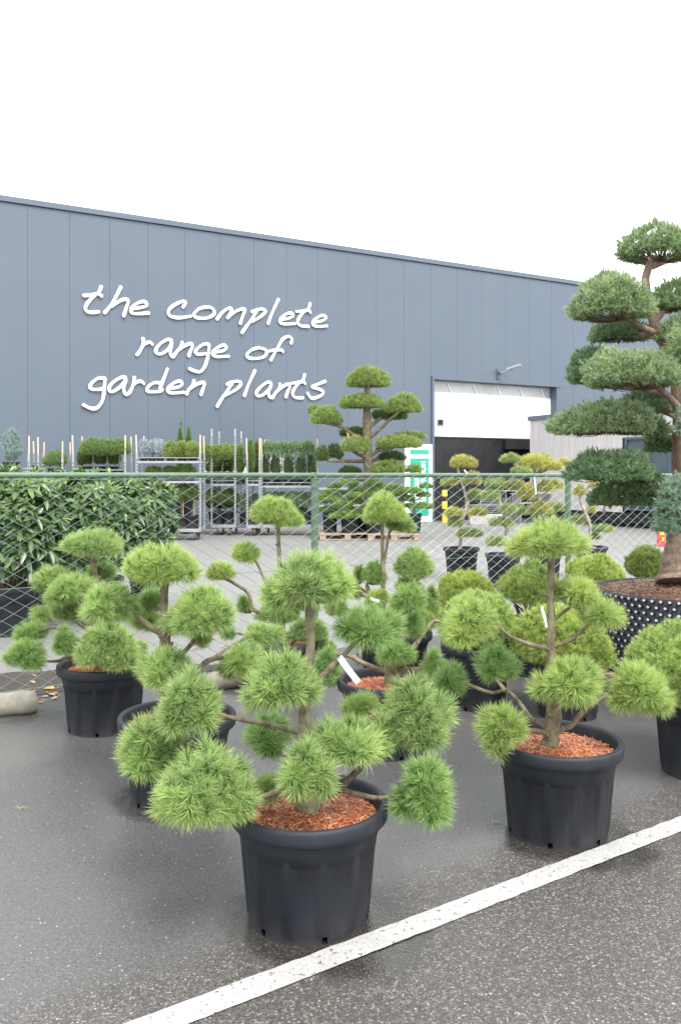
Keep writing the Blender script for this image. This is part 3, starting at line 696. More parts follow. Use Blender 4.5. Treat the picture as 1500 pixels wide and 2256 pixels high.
def pad_mesh(name, mat, parent, off, c, rx, ry, ru, rd, sty, rng, low=-.45, rot=0.0, lumps=7, droop=0.0, anchor=None, upbias=.45, tone=0.0, lobes=0):
    s = STY[sty]; sh = s['L']*.60
    f = lambda r_: max(r_-sh, r_*.35)
    P, D = dome(c, f(rx), f(ry), f(ru), max(f(rd), .01), s['sp'], rng, low, lumps, rot, upbias)
    if lobes:                                                    # the pad is a cluster of shoots groups, not one ball
        a0 = rng.random()*6.28; Ps, Ds, mains = [], [], []
        mc = np.asarray(c)+np.array([rng.normal(0,.06)*rx, rng.normal(0,.06)*ry, .06*ru]); mains.append((mc, .92))
        for q in range(lobes):
            a = a0+q*2*PI/lobes+rng.normal(0,.25); sc_ = rng.uniform(.50, .64); rr_ = .96-sc_*.92
            mains.append((np.asarray(c)+np.array([math.cos(a)*rx*rr_, math.sin(a)*ry*rr_, rng.uniform(-.22,.16)*ru]), sc_))
        for mcc, q in mains:
            p_, d_ = dome(mcc, max(f(rx)*q,.012), max(f(ry)*q,.012), max(f(ru)*q*1.05,.012), max(f(rd)*q,.01), s['sp'], rng, low, 4, rot+q, upbias)
            Ps.append(p_); Ds.append(d_)
        keep = []
        for qi, p_ in enumerate(Ps):                             # drop shoots buried inside another lobe
            m_ = np.ones(len(p_), bool)
            for qj, (oc, q) in enumerate(mains):
                if qi == qj: continue
                e_ = (p_-oc)/np.array([max(f(rx)*q,.012), max(f(ry)*q,.012), 1]); zz_ = e_[:,2]/np.where(e_[:,2] > 0, max(f(ru)*q,.012), max(f(rd)*q,.012)); e_[:,2] = zz_
                m_ &= (e_**2).sum(1) > .62
            keep.append(m_)
        P = np.concatenate([p_[m_] for p_, m_ in zip(Ps, keep)]); D = np.concatenate([d_[m_] for d_, m_ in zip(Ds, keep)])
    nc = max(4, len(P)//(9 if sty in ('juniper', 'cloud', 'mugo') else 14)); cc = P[rng.choice(len(P), min(nc, len(P)), replace=False)]
    near = np.concatenate([((P[i:i+400,None,:]-cc[None])**2).sum(-1).argmin(1) for i in range(0, len(P), 400)])
    st = np.clip(.5+tone+rng.normal(0, .20, len(cc))[near]+rng.normal(0, .17, len(P)), 0, 1)
    if sty in ('juniper', 'cloud'):
        push = rng.normal(0, .013, len(cc))[near]+rng.normal(0, .007, len(P)); P = P+D*push[:,None]
    V, T = needles(P, D, s['n'], s['L'], s['w'], rng, *s['a'], stem=s['stem'], shoot_tint=st, droop=droop)
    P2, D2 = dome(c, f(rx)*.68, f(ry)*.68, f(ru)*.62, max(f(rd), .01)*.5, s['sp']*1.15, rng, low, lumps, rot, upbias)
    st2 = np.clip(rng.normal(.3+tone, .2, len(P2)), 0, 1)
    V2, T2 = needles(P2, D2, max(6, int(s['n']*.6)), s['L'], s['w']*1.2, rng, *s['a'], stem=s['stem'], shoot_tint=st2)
    Vs, Ts, Ms = [V, V2], [T, T2], [np.zeros(len(V)), np.zeros(len(V2))]
    # twigs: thin tapering spikes from the anchor to part of the shoots
    if anchor is not None:
        sel = rng.choice(len(P), min(len(P), 46), replace=False); a = np.asarray(anchor, float)
        for q in sel:
            b = P[q]; mid = a*.45+b*.55+np.array([0,0,-.018])
            for u, v, r0, r1 in ((a, mid, .0042, .003), (mid, b, .003, .0018)):
                d = unit((v-u)[None])[0]; A, B = basis(d[None]); A, B = A[0], B[0]
                for k in range(3):
                    w0, w1 = 2*PI*k/3, 2*PI*(k+1)/3
                    e0, e1 = A*math.cos(w0)+B*math.sin(w0), A*math.cos(w1)+B*math.sin(w1)
                    Vs.append(np.array([[u+e0*r0, u+e1*r0, v+e1*r1], [u+e0*r0, v+e1*r1, v+e0*r1]])); Ts.append(np.zeros(2)); Ms.append(np.ones(2))
    if s['buds']:
        sel = np.where(rng.random(len(P)) < s['buds'])[0]; q = len(sel)
        if q:
            h, r0 = .013, .0045; A, B = basis(D[sel]); base = P[sel]-D[sel]*.002; tp = base+D[sel]*h
            for k in range(4):
                w0, w1 = PI/2*k, PI/2*(k+1)
                Vs.append(np.stack([base+(A*math.cos(w0)+B*math.sin(w0))*r0, base+(A*math.cos(w1)+B*math.sin(w1))*r0, tp], axis=1)); Ts.append(np.full(q, .5)); Ms.append(np.full(q, 2))
    V = np.concatenate(Vs); n = len(V)
    return np_mesh(name, V, 3, [mat, M['twig'], M['bud']], parent, np.concatenate(Ts), np.array([0,0,1.]), np.concatenate(Ms), off)

# ---------------------------------------------------------------- nursery pots
def pot_mesh(name, R=.2725, H=.39, n=144, ribs=12):
    k = R/.2725; mb = MB()
    zr = H-.058*k; zb = H*.74
    prof = [(.205*k,0), (.205*k,.022), (.212*k,.03), (.2347*k,zb-.005), (.2375*k,zb), (.2395*k,zb+.006), (.246*k,zr-.004), (.2475*k,zr), (.2655*k,zr+.002), (.2700*k,zr+.007),
            (.2708*k,zr+.020*k), (.2718*k,H-.014), (.2690*k,H-.005), (.262*k,H), (.250*k,H-.003), (.2435*k,H-.016), (.238*k,zr-.02), (.232*k,H*.66), (.0,H*.60)]
    def fn(i, j, z):
        if 1 < i < 5:                                            # recessed panels between ribs
            ph = (j*ribs/n) % 1; e = min(ph, 1-ph); f = max(0, min(1, (e-.15)/.045)); amp = .0062*k*(1 if i == 3 else .85 if i == 2 else 0)
            return -amp*f
        return 0
    notch = lambda i, j: i == 0 and (j*96//n % 16) == 0
    mb.lathe(prof, n, fn=fn, skip=notch)
    mb.lathe([(.198*k,.03), (.0,.031)], 24)
    return mb
POTME = {}
def pot_obj(parent, R=.2725, H=.39, n=144, ribs=12):
    key = (round(R,3), round(H,3), n)
    if key not in POTME: o = pot_mesh('pot', R, H, n, ribs).build('pot', M['pot'], parent); POTME[key] = o.data; return o
    return link(bpy.data.objects.new('pot', POTME[key]), parent)
SOILME = {}
def soil_obj(parent, R=.236, z=.335, mat='soil', fib='fibre', nf=900, seed=1, name='mulch', hump=.02, fl=1.0):
    key = (round(R,3), round(z,3), mat, nf, seed)
    if key not in SOILME:
        rg = np.random.default_rng(seed); mb = MB(); nr, na = 9, 40; vs = [(0,0,z+hump)]
        for i in range(1, nr+1):
            for j in range(na):
                r_ = R*i/nr; a = 2*PI*j/na; x, y = r_*math.cos(a), r_*math.sin(a)
                vs.append((x, y, z+hump*(1-(i/nr)**2)+.009*mnoise.noise(Vector((x*18, y*18, seed)))))
        fs = [(0, 1+j, 1+(j+1)%na) for j in range(na)]
        for i in range(nr-1):
            for j in range(na): fs.append((1+i*na+j, 1+(i+1)*na+j, 1+(i+1)*na+(j+1)%na, 1+i*na+(j+1)%na))
        mb.add(vs, fs, 0, True); o = mb.build(name, M[mat], parent); SOILME[key] = [o.data, None]
        if nf:
            r_ = R*.985*np.sqrt(rg.random(nf)); a = rg.random(nf)*2*PI; hz = z+hump*(1-(r_/R)**2)+rg.uniform(.0, .010, nf)
            c = np.stack([r_*np.cos(a), r_*np.sin(a), hz], 1); ph = rg.random(nf)*2*PI
            d = np.stack([np.cos(ph), np.sin(ph), rg.normal(0,.25,nf)], 1); d = unit(d)*(rg.uniform(.004,.019,nf)*fl)[:,None]
            w_ = np.stack([-np.sin(ph), np.cos(ph), rg.normal(0,.4,nf)], 1)*(rg.uniform(.0007,.0016,nf)*fl)[:,None]
            V = np.stack([c-d-w_, c+d-w_, c+d+w_, c-d+w_], 1)
            f = np_mesh('fibres', V, 4, M[fib], o, rg.random(nf)); f['kind'] = 'stuff'; SOILME[key][1] = f.data
        return o
    o = link(bpy.data.objects.new(name, SOILME[key][0]), parent)
    if SOILME[key][1]: f = link(bpy.data.objects.new('fibres', SOILME[key][1]), o); f['kind'] = 'stuff'
    return o

def smooth_path(pts, rad, n=5):
    P = [np.array(p, float) for p in pts]; Q = [np.append(p, r_) for p, r_ in zip(P, rad)]
    out = catmull(Q, n); return [Vector(q[:3]) for q in out], [max(q[3], .0015) for q in out]

def label_tag(parent, off, p, ang=-.6, ln=.12, hw=.0105):
    mb = MB(); d = Vector((math.cos(ang), -.15, math.sin(ang))).normalized(); s = d.cross(Vector((0,1,0))).normalized(); nn = d.cross(s)
    L = [p+d*(ln*t)+nn*(.012*math.sin(t*3)) for t in (0,.2,.4,.6,.8,1)]
    vs = []
    for q in L: vs += [q+s*hw-nn*.0008, q-s*hw-nn*.0008, q+s*hw+nn*.0008, q-s*hw+nn*.0008]
    fs = []
    for i in range(5):
        b = i*4; fs += [(b, b+1, b+5, b+4), (b+2, b+6, b+7, b+3), (b, b+4, b+6, b+2), (b+1, b+3, b+7, b+5)]
    fs += [(0,2,3,1), (20,21,23,22)]
    mb.add(vs, fs, 0)
    c = p+d*(ln*.45); mb.box(c-nn*.010*1.6+nn*.014, (.02,hw*.8,.0016), ax=(d, s, nn), mi=1)
    lp = [p+s*hw*.8+nn*.01, p-s*hw*.8, p+d*.01]; mb.tube(lp, .003, 5)
    return mb.build('plant_label', [M['tag'], M['print']], parent, off=off)

def topiary(name, label, cat, px, Y, trunk, pads, tagp=(), mat='pine', sty='pine', potR=.2725, potH=.39, soil='soil', group=None, seed=1, bark='bark', stemr=.92, shrink=1.09, ground=True, fib='fibre', twig=True, baseY=0.0):
    """trunk: (px, py, radius in px[, dY]) list; pads: (left, right, top, bottom, dY, branch) with branch a list of (px, py) starting at the trunk"""
    rng = np.random.default_rng(seed); k = F/Y
    root = thing(name, label, cat, ((px-CX)/k, Y, baseY), 0, group); off = root.location
    pot = pot_obj(root, potR, potH, 144 if Y < 8 else 40); pot.rotation_euler = (0,0,rng.random()*6)
    soil_obj(root, potR*.866, potH*.855, soil, fib, 4200 if Y < 3.7 else 1500 if Y < 6 else 150, seed if Y < 3.7 else 100)
    pts, rad = [], []
    for q in trunk:
        dy = q[3] if len(q) > 3 else 0; pts.append(W(q[0], q[1], Y+dy)); rad.append(q[2]/(F/(Y+dy))*stemr)
    pts[0].z = baseY+potH*.84; f0 = pts[0]
    mb = MB(); P, R = smooth_path(pts, rad, 5); mb.tube(P, R, 14, bump=.28, seed=seed)
    mb.tube([f0+Vector((0,0,-.01)), f0+Vector((0,0,.015)), f0+Vector((0,0,.05))], [R[0]*1.22, R[0]*1.1, R[0]*.96], 14, bump=.25, seed=seed)
    for q in range(9 if Y < 6.5 else 0):                          # pruned stubs
        j = int(rng.integers(4, max(5, len(P)-2))); a = rng.random()*6.28; d = Vector((math.cos(a), math.sin(a), .5)).normalized(); r_ = R[j]
        mb.tube([P[j]+d*r_*.5, P[j]+d*(r_+.008), P[j]+d*(r_+.013)], [r_*.55, r_*.38, r_*.30], 8, bump=.2, seed=q)
    mb.build('trunk', M[bark], root, off=off)
    for i, pd in enumerate(pads):
        l, r, t, b, dY = pd[:5]; br = pd[5] if len(pd) > 5 else None; opt = pd[6] if len(pd) > 6 else {}
        Yp = Y+dY; kp = F/Yp; rx = (r-l)/2/kp*shrink; ry = rx*opt.get('dep', .86); hh = (b-t)/2/kp*shrink
        ta = (((t+b)/2)-HY)/F; hz = math.sqrt(max(hh*hh-(ry*ta)**2, (.5*hh)**2))
        c = W((l+r)/2, (t+b)/2, Yp); rd = hz*opt.get('rd', .60); ru = 2*hz-rd; c.z = c.z-hz+rd
        s_ = opt.get('sty', sty); anchor = c+Vector((0,0,-rd*.55))
        if br is not None and len(br):
            last = W(br[-1][0], br[-1][1], Yp); anchor = Vector((last.x*.5+c.x*.5, last.y*.5+c.y*.5, min(last.z, c.z-rd*.1)))
        pad_mesh('foliage_pad', M[opt.get('mat', mat)], root, off, c, rx, ry, ru, rd, s_, rng, opt.get('low', -.72), rng.uniform(-.3,.3), anchor=anchor if twig else None, lumps=opt.get('lumps', 9), tone=opt.get('tone', rng.uniform(-.08,.08)), upbias=opt.get('up', .26), lobes=opt.get('lobes', (0 if sty == 'larch' else (4 if (r-l) > 150 else 3 if (r-l) > 90 else 2) if (r-l) > 48 else 0)))
        if br is not None and len(br):
            n = len(br); q = [W(x, y, Y+dY*(j/max(1,n-1))**.9) for j, (x, y) in enumerate(br)]+[Vector(c)-Vector((0,0,rd*.2))]
            r0 = opt.get('r', 7.0)/k; rr = [r0*(1-.55*j/n) for j in range(n+1)]
            mb = MB(); P, R = smooth_path(q, rr, 5); mb.tube(P, R, 9, bump=.35, seed=seed+i)
            for pp, r_ in list(zip(P, R))[3::6]:                     # whorl knots
                mb.tube([pp+Vector((0,0,-r_*.9)), pp, pp+Vector((0,0,r_*.9))], [r_*.7, r_*1.22, r_*.7], 8, bump=.3, seed=seed)
            mb.build('branch', M[bark], root, off=off)
    for tp in tagp: label_tag(root, off, W(tp[0], tp[1], Y+tp[2]), *(tp[3:]))
    return root
GP = 'cloud pruned pines in black pots'

topiary('cloud_pine', 'frontmost potted cloud pine beside the white line, most pads', 'potted pine', 680, 2.88,
  [(678,1772,31),(676,1735,25),(672,1660,18),(670,1590,15),(675,1510,13),(684,1430,11),(683,1380,11),(682,1318,11)],
  [(565,785,1200,1346,0,None,{'rd':.7}),
   (531,716,1417,1568,-.14,[(676,1530),(650,1520)]),
   (336,496,1466,1602,-.02,[(665,1612),(640,1608),(590,1595),(545,1588),(505,1580),(470,1570)]),
   (253,420,1558,1712,.06,[(505,1580),(460,1600),(400,1640)],{'r':5}),
   (320,573,1622,1822,-.22,[(655,1752),(629,1739),(590,1752),(549,1764),(500,1755)],{'r':8}),
   (606,746,1610,1766,-.22,[(680,1700),(678,1690)],{'r':6}),
   (656,868,1566,1682,-.06,[(700,1752),(747,1738),(780,1705),(805,1675)],{'r':10}),
   (533,653,1555,1662,.28,[(668,1700),(640,1672),(600,1640)],{'mat':'pine_deep','r':7}),
   (571,610,1712,1742,-.02,[(665,1730),(613,1736)],{'r':6}),
   (805,1006,1484,1646,.10,[(690,1610),(740,1605),(790,1592),(830,1578)],{'r':8}),
   (754,840,1515,1580,.22,[(740,1600),(780,1580)],{'r':4}),
   (856,1018,1648,1804,-.08,[(700,1762),(747,1741),(784,1749),(837,1758),(885,1747),(900,1740)],{'r':7,'mat':'pine_deep'}),
   (728,893,1316,1428,.06,[(690,1510),(725,1475),(761,1439),(792,1405)],{'r':8,'mat':'pine_deep'})],
  [(748,1448,-.03,-.9,.105)], group=GP, seed=11, mat='pine')

topiary('cloud_pine', 'second largest potted cloud pine, standing by the white line on the right', 'potted pine', 1226, 3.56,
  [(1210,1648,21),(1213,1610,18),(1219,1570,17),(1216,1520,14),(1213,1430,10),(1213,1370,9),(1212,1300,8),(1214,1225,9)],
  [(1108,1301,1135,1233,0,None,{'rd':.75}),
   (1206,1332,1258,1330,.02,[(1211,1371),(1235,1352),(1256,1337)],{'r':5}),
   (1264,1376,1304,1384,-.06,[(1216,1425),(1256,1410),(1290,1382),(1311,1360)],{'r':5}),
   (963,1104,1308,1420,-.04,[(1208,1429),(1160,1418),(1120,1400),(1090,1379)],{'r':5.5}),
   (1164,1338,1435,1546,-.16,[(1218,1560),(1225,1530)],{'r':7}),
   (1330,1486,1448,1570,-.04,[(1216,1610),(1256,1600),(1280,1572),(1318,1545),(1353,1526)],{'r':7}),
   (1040,1162,1536,1652,-.18,[(1210,1622),(1195,1613),(1167,1609),(1140,1605)],{'r':7}),
   (937,1042,1445,1540,.10,[(1202,1603),(1171,1584),(1137,1541),(1113,1522),(1082,1526),(1040,1512),(1015,1502)],{'r':6,'mat':'pine_deep'}),
   (1040,1153,1406,1492,.14,[(1113,1522),(1090,1487),(1118,1462)],{'r':5,'mat':'pine_deep'})],
  [(1192,1338,-.06,-1.35,.085,.005)], group=GP, seed=22, mat='pine_yellow')

topiary('cloud_pine', 'potted cloud pine at the left end of the group, widest low pads', 'potted pine', 230, 5.0,
  [(222,1463,12),(220,1430,10),(224,1380,8),(222,1330,7),(212,1275,6.5),(206,1240,6),(201,1215,6)],
  [(138,274,1158,1232,0,None,{'rd':.7}),
   (70,160,1237,1295,.05,[(215,1300),(180,1292),(130,1280)],{'r':5}),
   (93,224,1253,1322,-.12,[(218,1330),(190,1318),(170,1305)],{'r':5}),
   (190,258,1228,1274,.22,[(212,1275),(225,1268)],{'r':4,'mat':'pine_deep'}),
   (116,190,1308,1372,-.05,[(222,1400),(190,1385),(160,1362)],{'r':5}),
   (58,122,1328,1367,.12,[(132,1386),(120,1372),(105,1360)],{'r':3.5}),
   (20,106,1361,1412,-.05,[(200,1420),(150,1400),(120,1384),(88,1390)],{'r':4.5,'mat':'pine_deep'}),
   (6,112,1399,1472,-.18,[(216,1458),(180,1452),(149,1448),(130,1456),(111,1457)],{'r':5,'mat':'pine_deep'}),
   (106,176,1368,1447,-.2,[(215,1445),(180,1440),(150,1432)],{'r':4.5,'mat':'pine_deep'}),
   (165,313,1361,1470,-.22,[(222,1450),(230,1440)],{'r':6}),
   (262,330,1405,1448,.1,[(228,1452),(260,1447),(288,1450)],{'r':5})],
  group=GP, seed=33, mat='pine')

topiary('cloud_pine', 'potted cloud pine whose soil shows behind the front left pads, label on its fork', 'potted pine', 391, 3.92,
  [(368,1580,20),(366,1500,17),(365,1425,14),(363,1385,10),(362,1340,9),(363,1300,9),(363,1262,11)],
  [(257,447,1188,1285,0,None,{'rd':.65,'mat':'pine_yellow'}),
   (165,310,1271,1372,-.02,[(358,1398),(325,1375),(290,1345),(268,1328)],{'r':8}),
   (354,522,1277,1402,-.10,[(370,1395),(405,1382),(440,1368)],{'r':8}),
   (306,362,1291,1334,.25,[(362,1345),(345,1330)],{'r':4,'mat':'pine_deep'}),
   (275,360,1325,1386,.22,[(358,1395),(335,1378)],{'r':5,'mat':'pine_yellow'}),
   (290,438,1411,1516,-.16,[(366,1490),(365,1470)],{'r':7}),
   (468,592,1402,1498,.10,[(372,1520),(420,1490),(460,1455),(500,1450)],{'r':8}),
   (420,470,1360,1420,.12,[(370,1475),(413,1429),(445,1393)],{'r':7,'mat':'pine_deep'}),
   (526,630,1360,1420,.35,[(400,1500),(470,1450),(540,1405)],{'r':5})],
  [(414,1358,-.05,-1.7,.07,.006)], group=GP, seed=44, mat='pine')

topiary('cloud_pine', 'potted cloud pine with red mulch showing between the two front pines', 'potted pine', 852, 4.6,
  [(862,1490,19),(861,1465,16),(862,1430,11),(880,1380,7),(892,1340,6),(894,1310,6)],
  [(818,918,1392,1456,-.1,[(862,1450),(866,1432)],{'r':6}),
   (850,942,1275,1352,.02,None,{'tone':.1}),
   (886,942,1338,1396,.12,[(878,1395),(892,1375)],{'r':4,'mat':'pine_deep'}),
   (955,1062,1335,1402,.15,[(872,1469),(900,1440),(921,1411),(940,1385),(961,1368)],{'r':7,'mat':'pine_deep'}),
   (680,757,1415,1520,.02,[(852,1480),(820,1470),(792,1457),(758,1442),(735,1450)],{'r':6}),
   (930,985,1420,1500,-.05,[(875,1478),(910,1474),(945,1475)],{'r':6,'mat':'pine_deep'})],
  group=GP, seed=55, mat='pine_deep')

topiary('cloud_pine', 'slim tall potted cloud pine left of the fence post, single round head', 'potted pine', 617, 5.7,
  [(617,1462,7),(622,1400,6),(624,1360,5.5),(618,1280,5),(614,1203,4.6),(613,1150,4.6)],
  [(550,671,1088,1160,0,None,{'rd':.6,'mat':'pine_yellow'}),
   (503,582,1185,1240,.02,[(618,1330),(590,1290),(568,1244),(556,1231)],{'r':4,'mat':'pine_yellow'}),
   (446,530,1230,1280,-.1,[(620,1380),(575,1352),(557,1339),(546,1306),(515,1285),(494,1274)],{'r':5,'mat':'pine_yellow'}),
   (515,560,1302,1352,.1,[(605,1365),(570,1350)],{'r':3.5}),
   (560,668,1318,1372,.05,[(620,1400),(612,1372)],{'r':4}),
   (634,728,1348,1418,-.1,[(625,1430),(650,1412)],{'r':4}),
   (640,705,1300,1350,.05,[(620,1370),(655,1340)],{'r':3.5}),
   (560,645,1388,1445,-.15,[(618,1430),(605,1425)],{'r':4}),
   (688,742,1396,1452,-.05,[(618,1440),(670,1440),(705,1430)],{'r':4,'mat':'pine'}),
   (478,526,1372,1408,-.1,[(615,1410),(560,1402),(520,1395)],{'r':4})],
  group=GP, seed=66, mat='pine_deep', sty='pinefar')

topiary('cloud_pine', 'twin stemmed tall potted cloud pine right of the fence post', 'potted pine', 868, 6.0,
  [(848,1400,8),(845,1340,6),(844,1295,5.2),(843,1236,4.6),(842,1180,4.2),(842,1140,4)],
  [(788,897,1082,1155,-.03,None,{'rd':.6,'mat':'pine_yellow'}),
   (846,920,1122,1174,.08,[(846,1240),(850,1215),(861,1166)],{'r':3.8}),
   (864,965,1202,1280,.05,[(846,1330),(880,1310),(905,1280)],{'r':5}),
   (794,862,1229,1288,.05,[(846,1340),(820,1313),(808,1288)],{'r':6,'mat':'pine_deep'}),
   (770,812,1235,1285,.2,[(820,1313),(800,1300),(786,1288)],{'r':4}),
   (800,860,1290,1335,-.05,[(846,1350),(832,1335)],{'r':4,'mat':'pine_yellow'}),
   (710,772,1306,1362,.0,[(846,1370),(800,1350),(760,1345)],{'r':5}),
   (868,940,1262,1312,.1,[(846,1350),(880,1320),(900,1300)],{'r':4,'mat':'pine_yellow'}),
   (880,962,1328,1402,-.1,[(848,1395),(880,1385),(910,1375)],{'r':4}),
   (735,800,1262,1318,.1,[(820,1318),(790,1310)],{'r':4,'mat':'pine_yellow'}),
   (925,975,1285,1380,.08,[(848,1390),(890,1370),(930,1350)],{'r':5})],
  [(815,1318,-.1,-.3,.07)], group=GP, seed=77, mat='pine', sty='pinefar')

# ---------------------------------------------------------------- dwarf mountain pines in pots
def mugo(label, px, Y, l, r, t, b, R=.25, H=.40, mat='mugo', seed=1, dep=.95, nb=5, sty='mugo', soil='soil_dark', tone=0.0):
    rng = np.random.default_rng(seed); k = F/Y
    root = thing('dwarf_pine', label, 'potted pine', ((px-CX)/k, Y, 0), 0, 'dwarf mountain pines in pots'); off = root.location
    pot_obj(root, R, H).rotation_euler = (0,0,rng.random()*6); soil_obj(root, R*.866, H*.855, soil, 'fibre_dark', 250, 101)
    rx = (r-l)/2/k*1.06; ry = rx*dep; hh = (b-t)/2/k*1.06; ta = ((t+b)/2-HY)/F; hz = math.sqrt(max(hh*hh-(ry*ta)**2, (.5*hh)**2))
    c = W((l+r)/2, (t+b)/2, Y); rd = hz*.7; ru = 2*hz-rd; c.z += -hz+rd; base = Vector((root.location.x, Y, H*.84))
    for i in range(nb):
        a = 2*PI*i/nb+rng.random(); e = Vector((c.x+rx*.5*math.cos(a), c.y+ry*.5*math.sin(a), c.z+ru*.1))
        mb = MB(); mid = base.lerp(e, .5)+Vector((.03*math.cos(a), .03*math.sin(a), -.02))
        P, R_ = smooth_path([base+Vector((.03*math.cos(a), .03*math.sin(a), -.02)), mid, e], [.016,.012,.006]); mb.tube(P, R_, 8, bump=.3, seed=seed+i); mb.build('stem', M['bark'], root, off=off)
    pad_mesh('foliage', M[mat], root, off, c, rx, ry, ru, rd, sty, rng, -.6, anchor=base+Vector((0,0,.08)), lumps=16, upbias=.5, tone=tone, lobes=6)
    return root
mugo('bright yellow green dwarf pine dome behind the twin stemmed pine', 1025, 6.9, 950, 1098, 1251, 1345, seed=101, tone=.15)
mugo('dwarf pine in a pot half hidden left of the right front pine', 1050, 5.48, 962, 1152, 1296, 1432, R=.235, seed=102, mat='pine_yellow')
mugo('dwarf pine dome in the pot directly behind the right front pine', 1249, 5.27, 1122, 1350, 1322, 1478, R=.235, H=.44, seed=103, mat='mugo', tone=.05)
mugo('dwarf pine cut by the right picture edge, nearest of its kind', 1545, 4.25, 1370, 1715, 1356, 1566, R=.255, H=.40, seed=104, mat='pine_yellow')
mugo('dwarf pine behind the upper stem of the right front pine', 1170, 6.4, 1090, 1244, 1235, 1335, seed=105, mat='pine_yellow')
mugo('low pale dwarf pine by the right fence post', 1311, 8.1, 1247, 1376, 1219, 1290, seed=106, tone=.1)
mugo('darker dwarf pine beside the big juniper trunk', 1425, 8.6, 1374, 1478, 1198, 1280, seed=107, mat='mugo_dark')

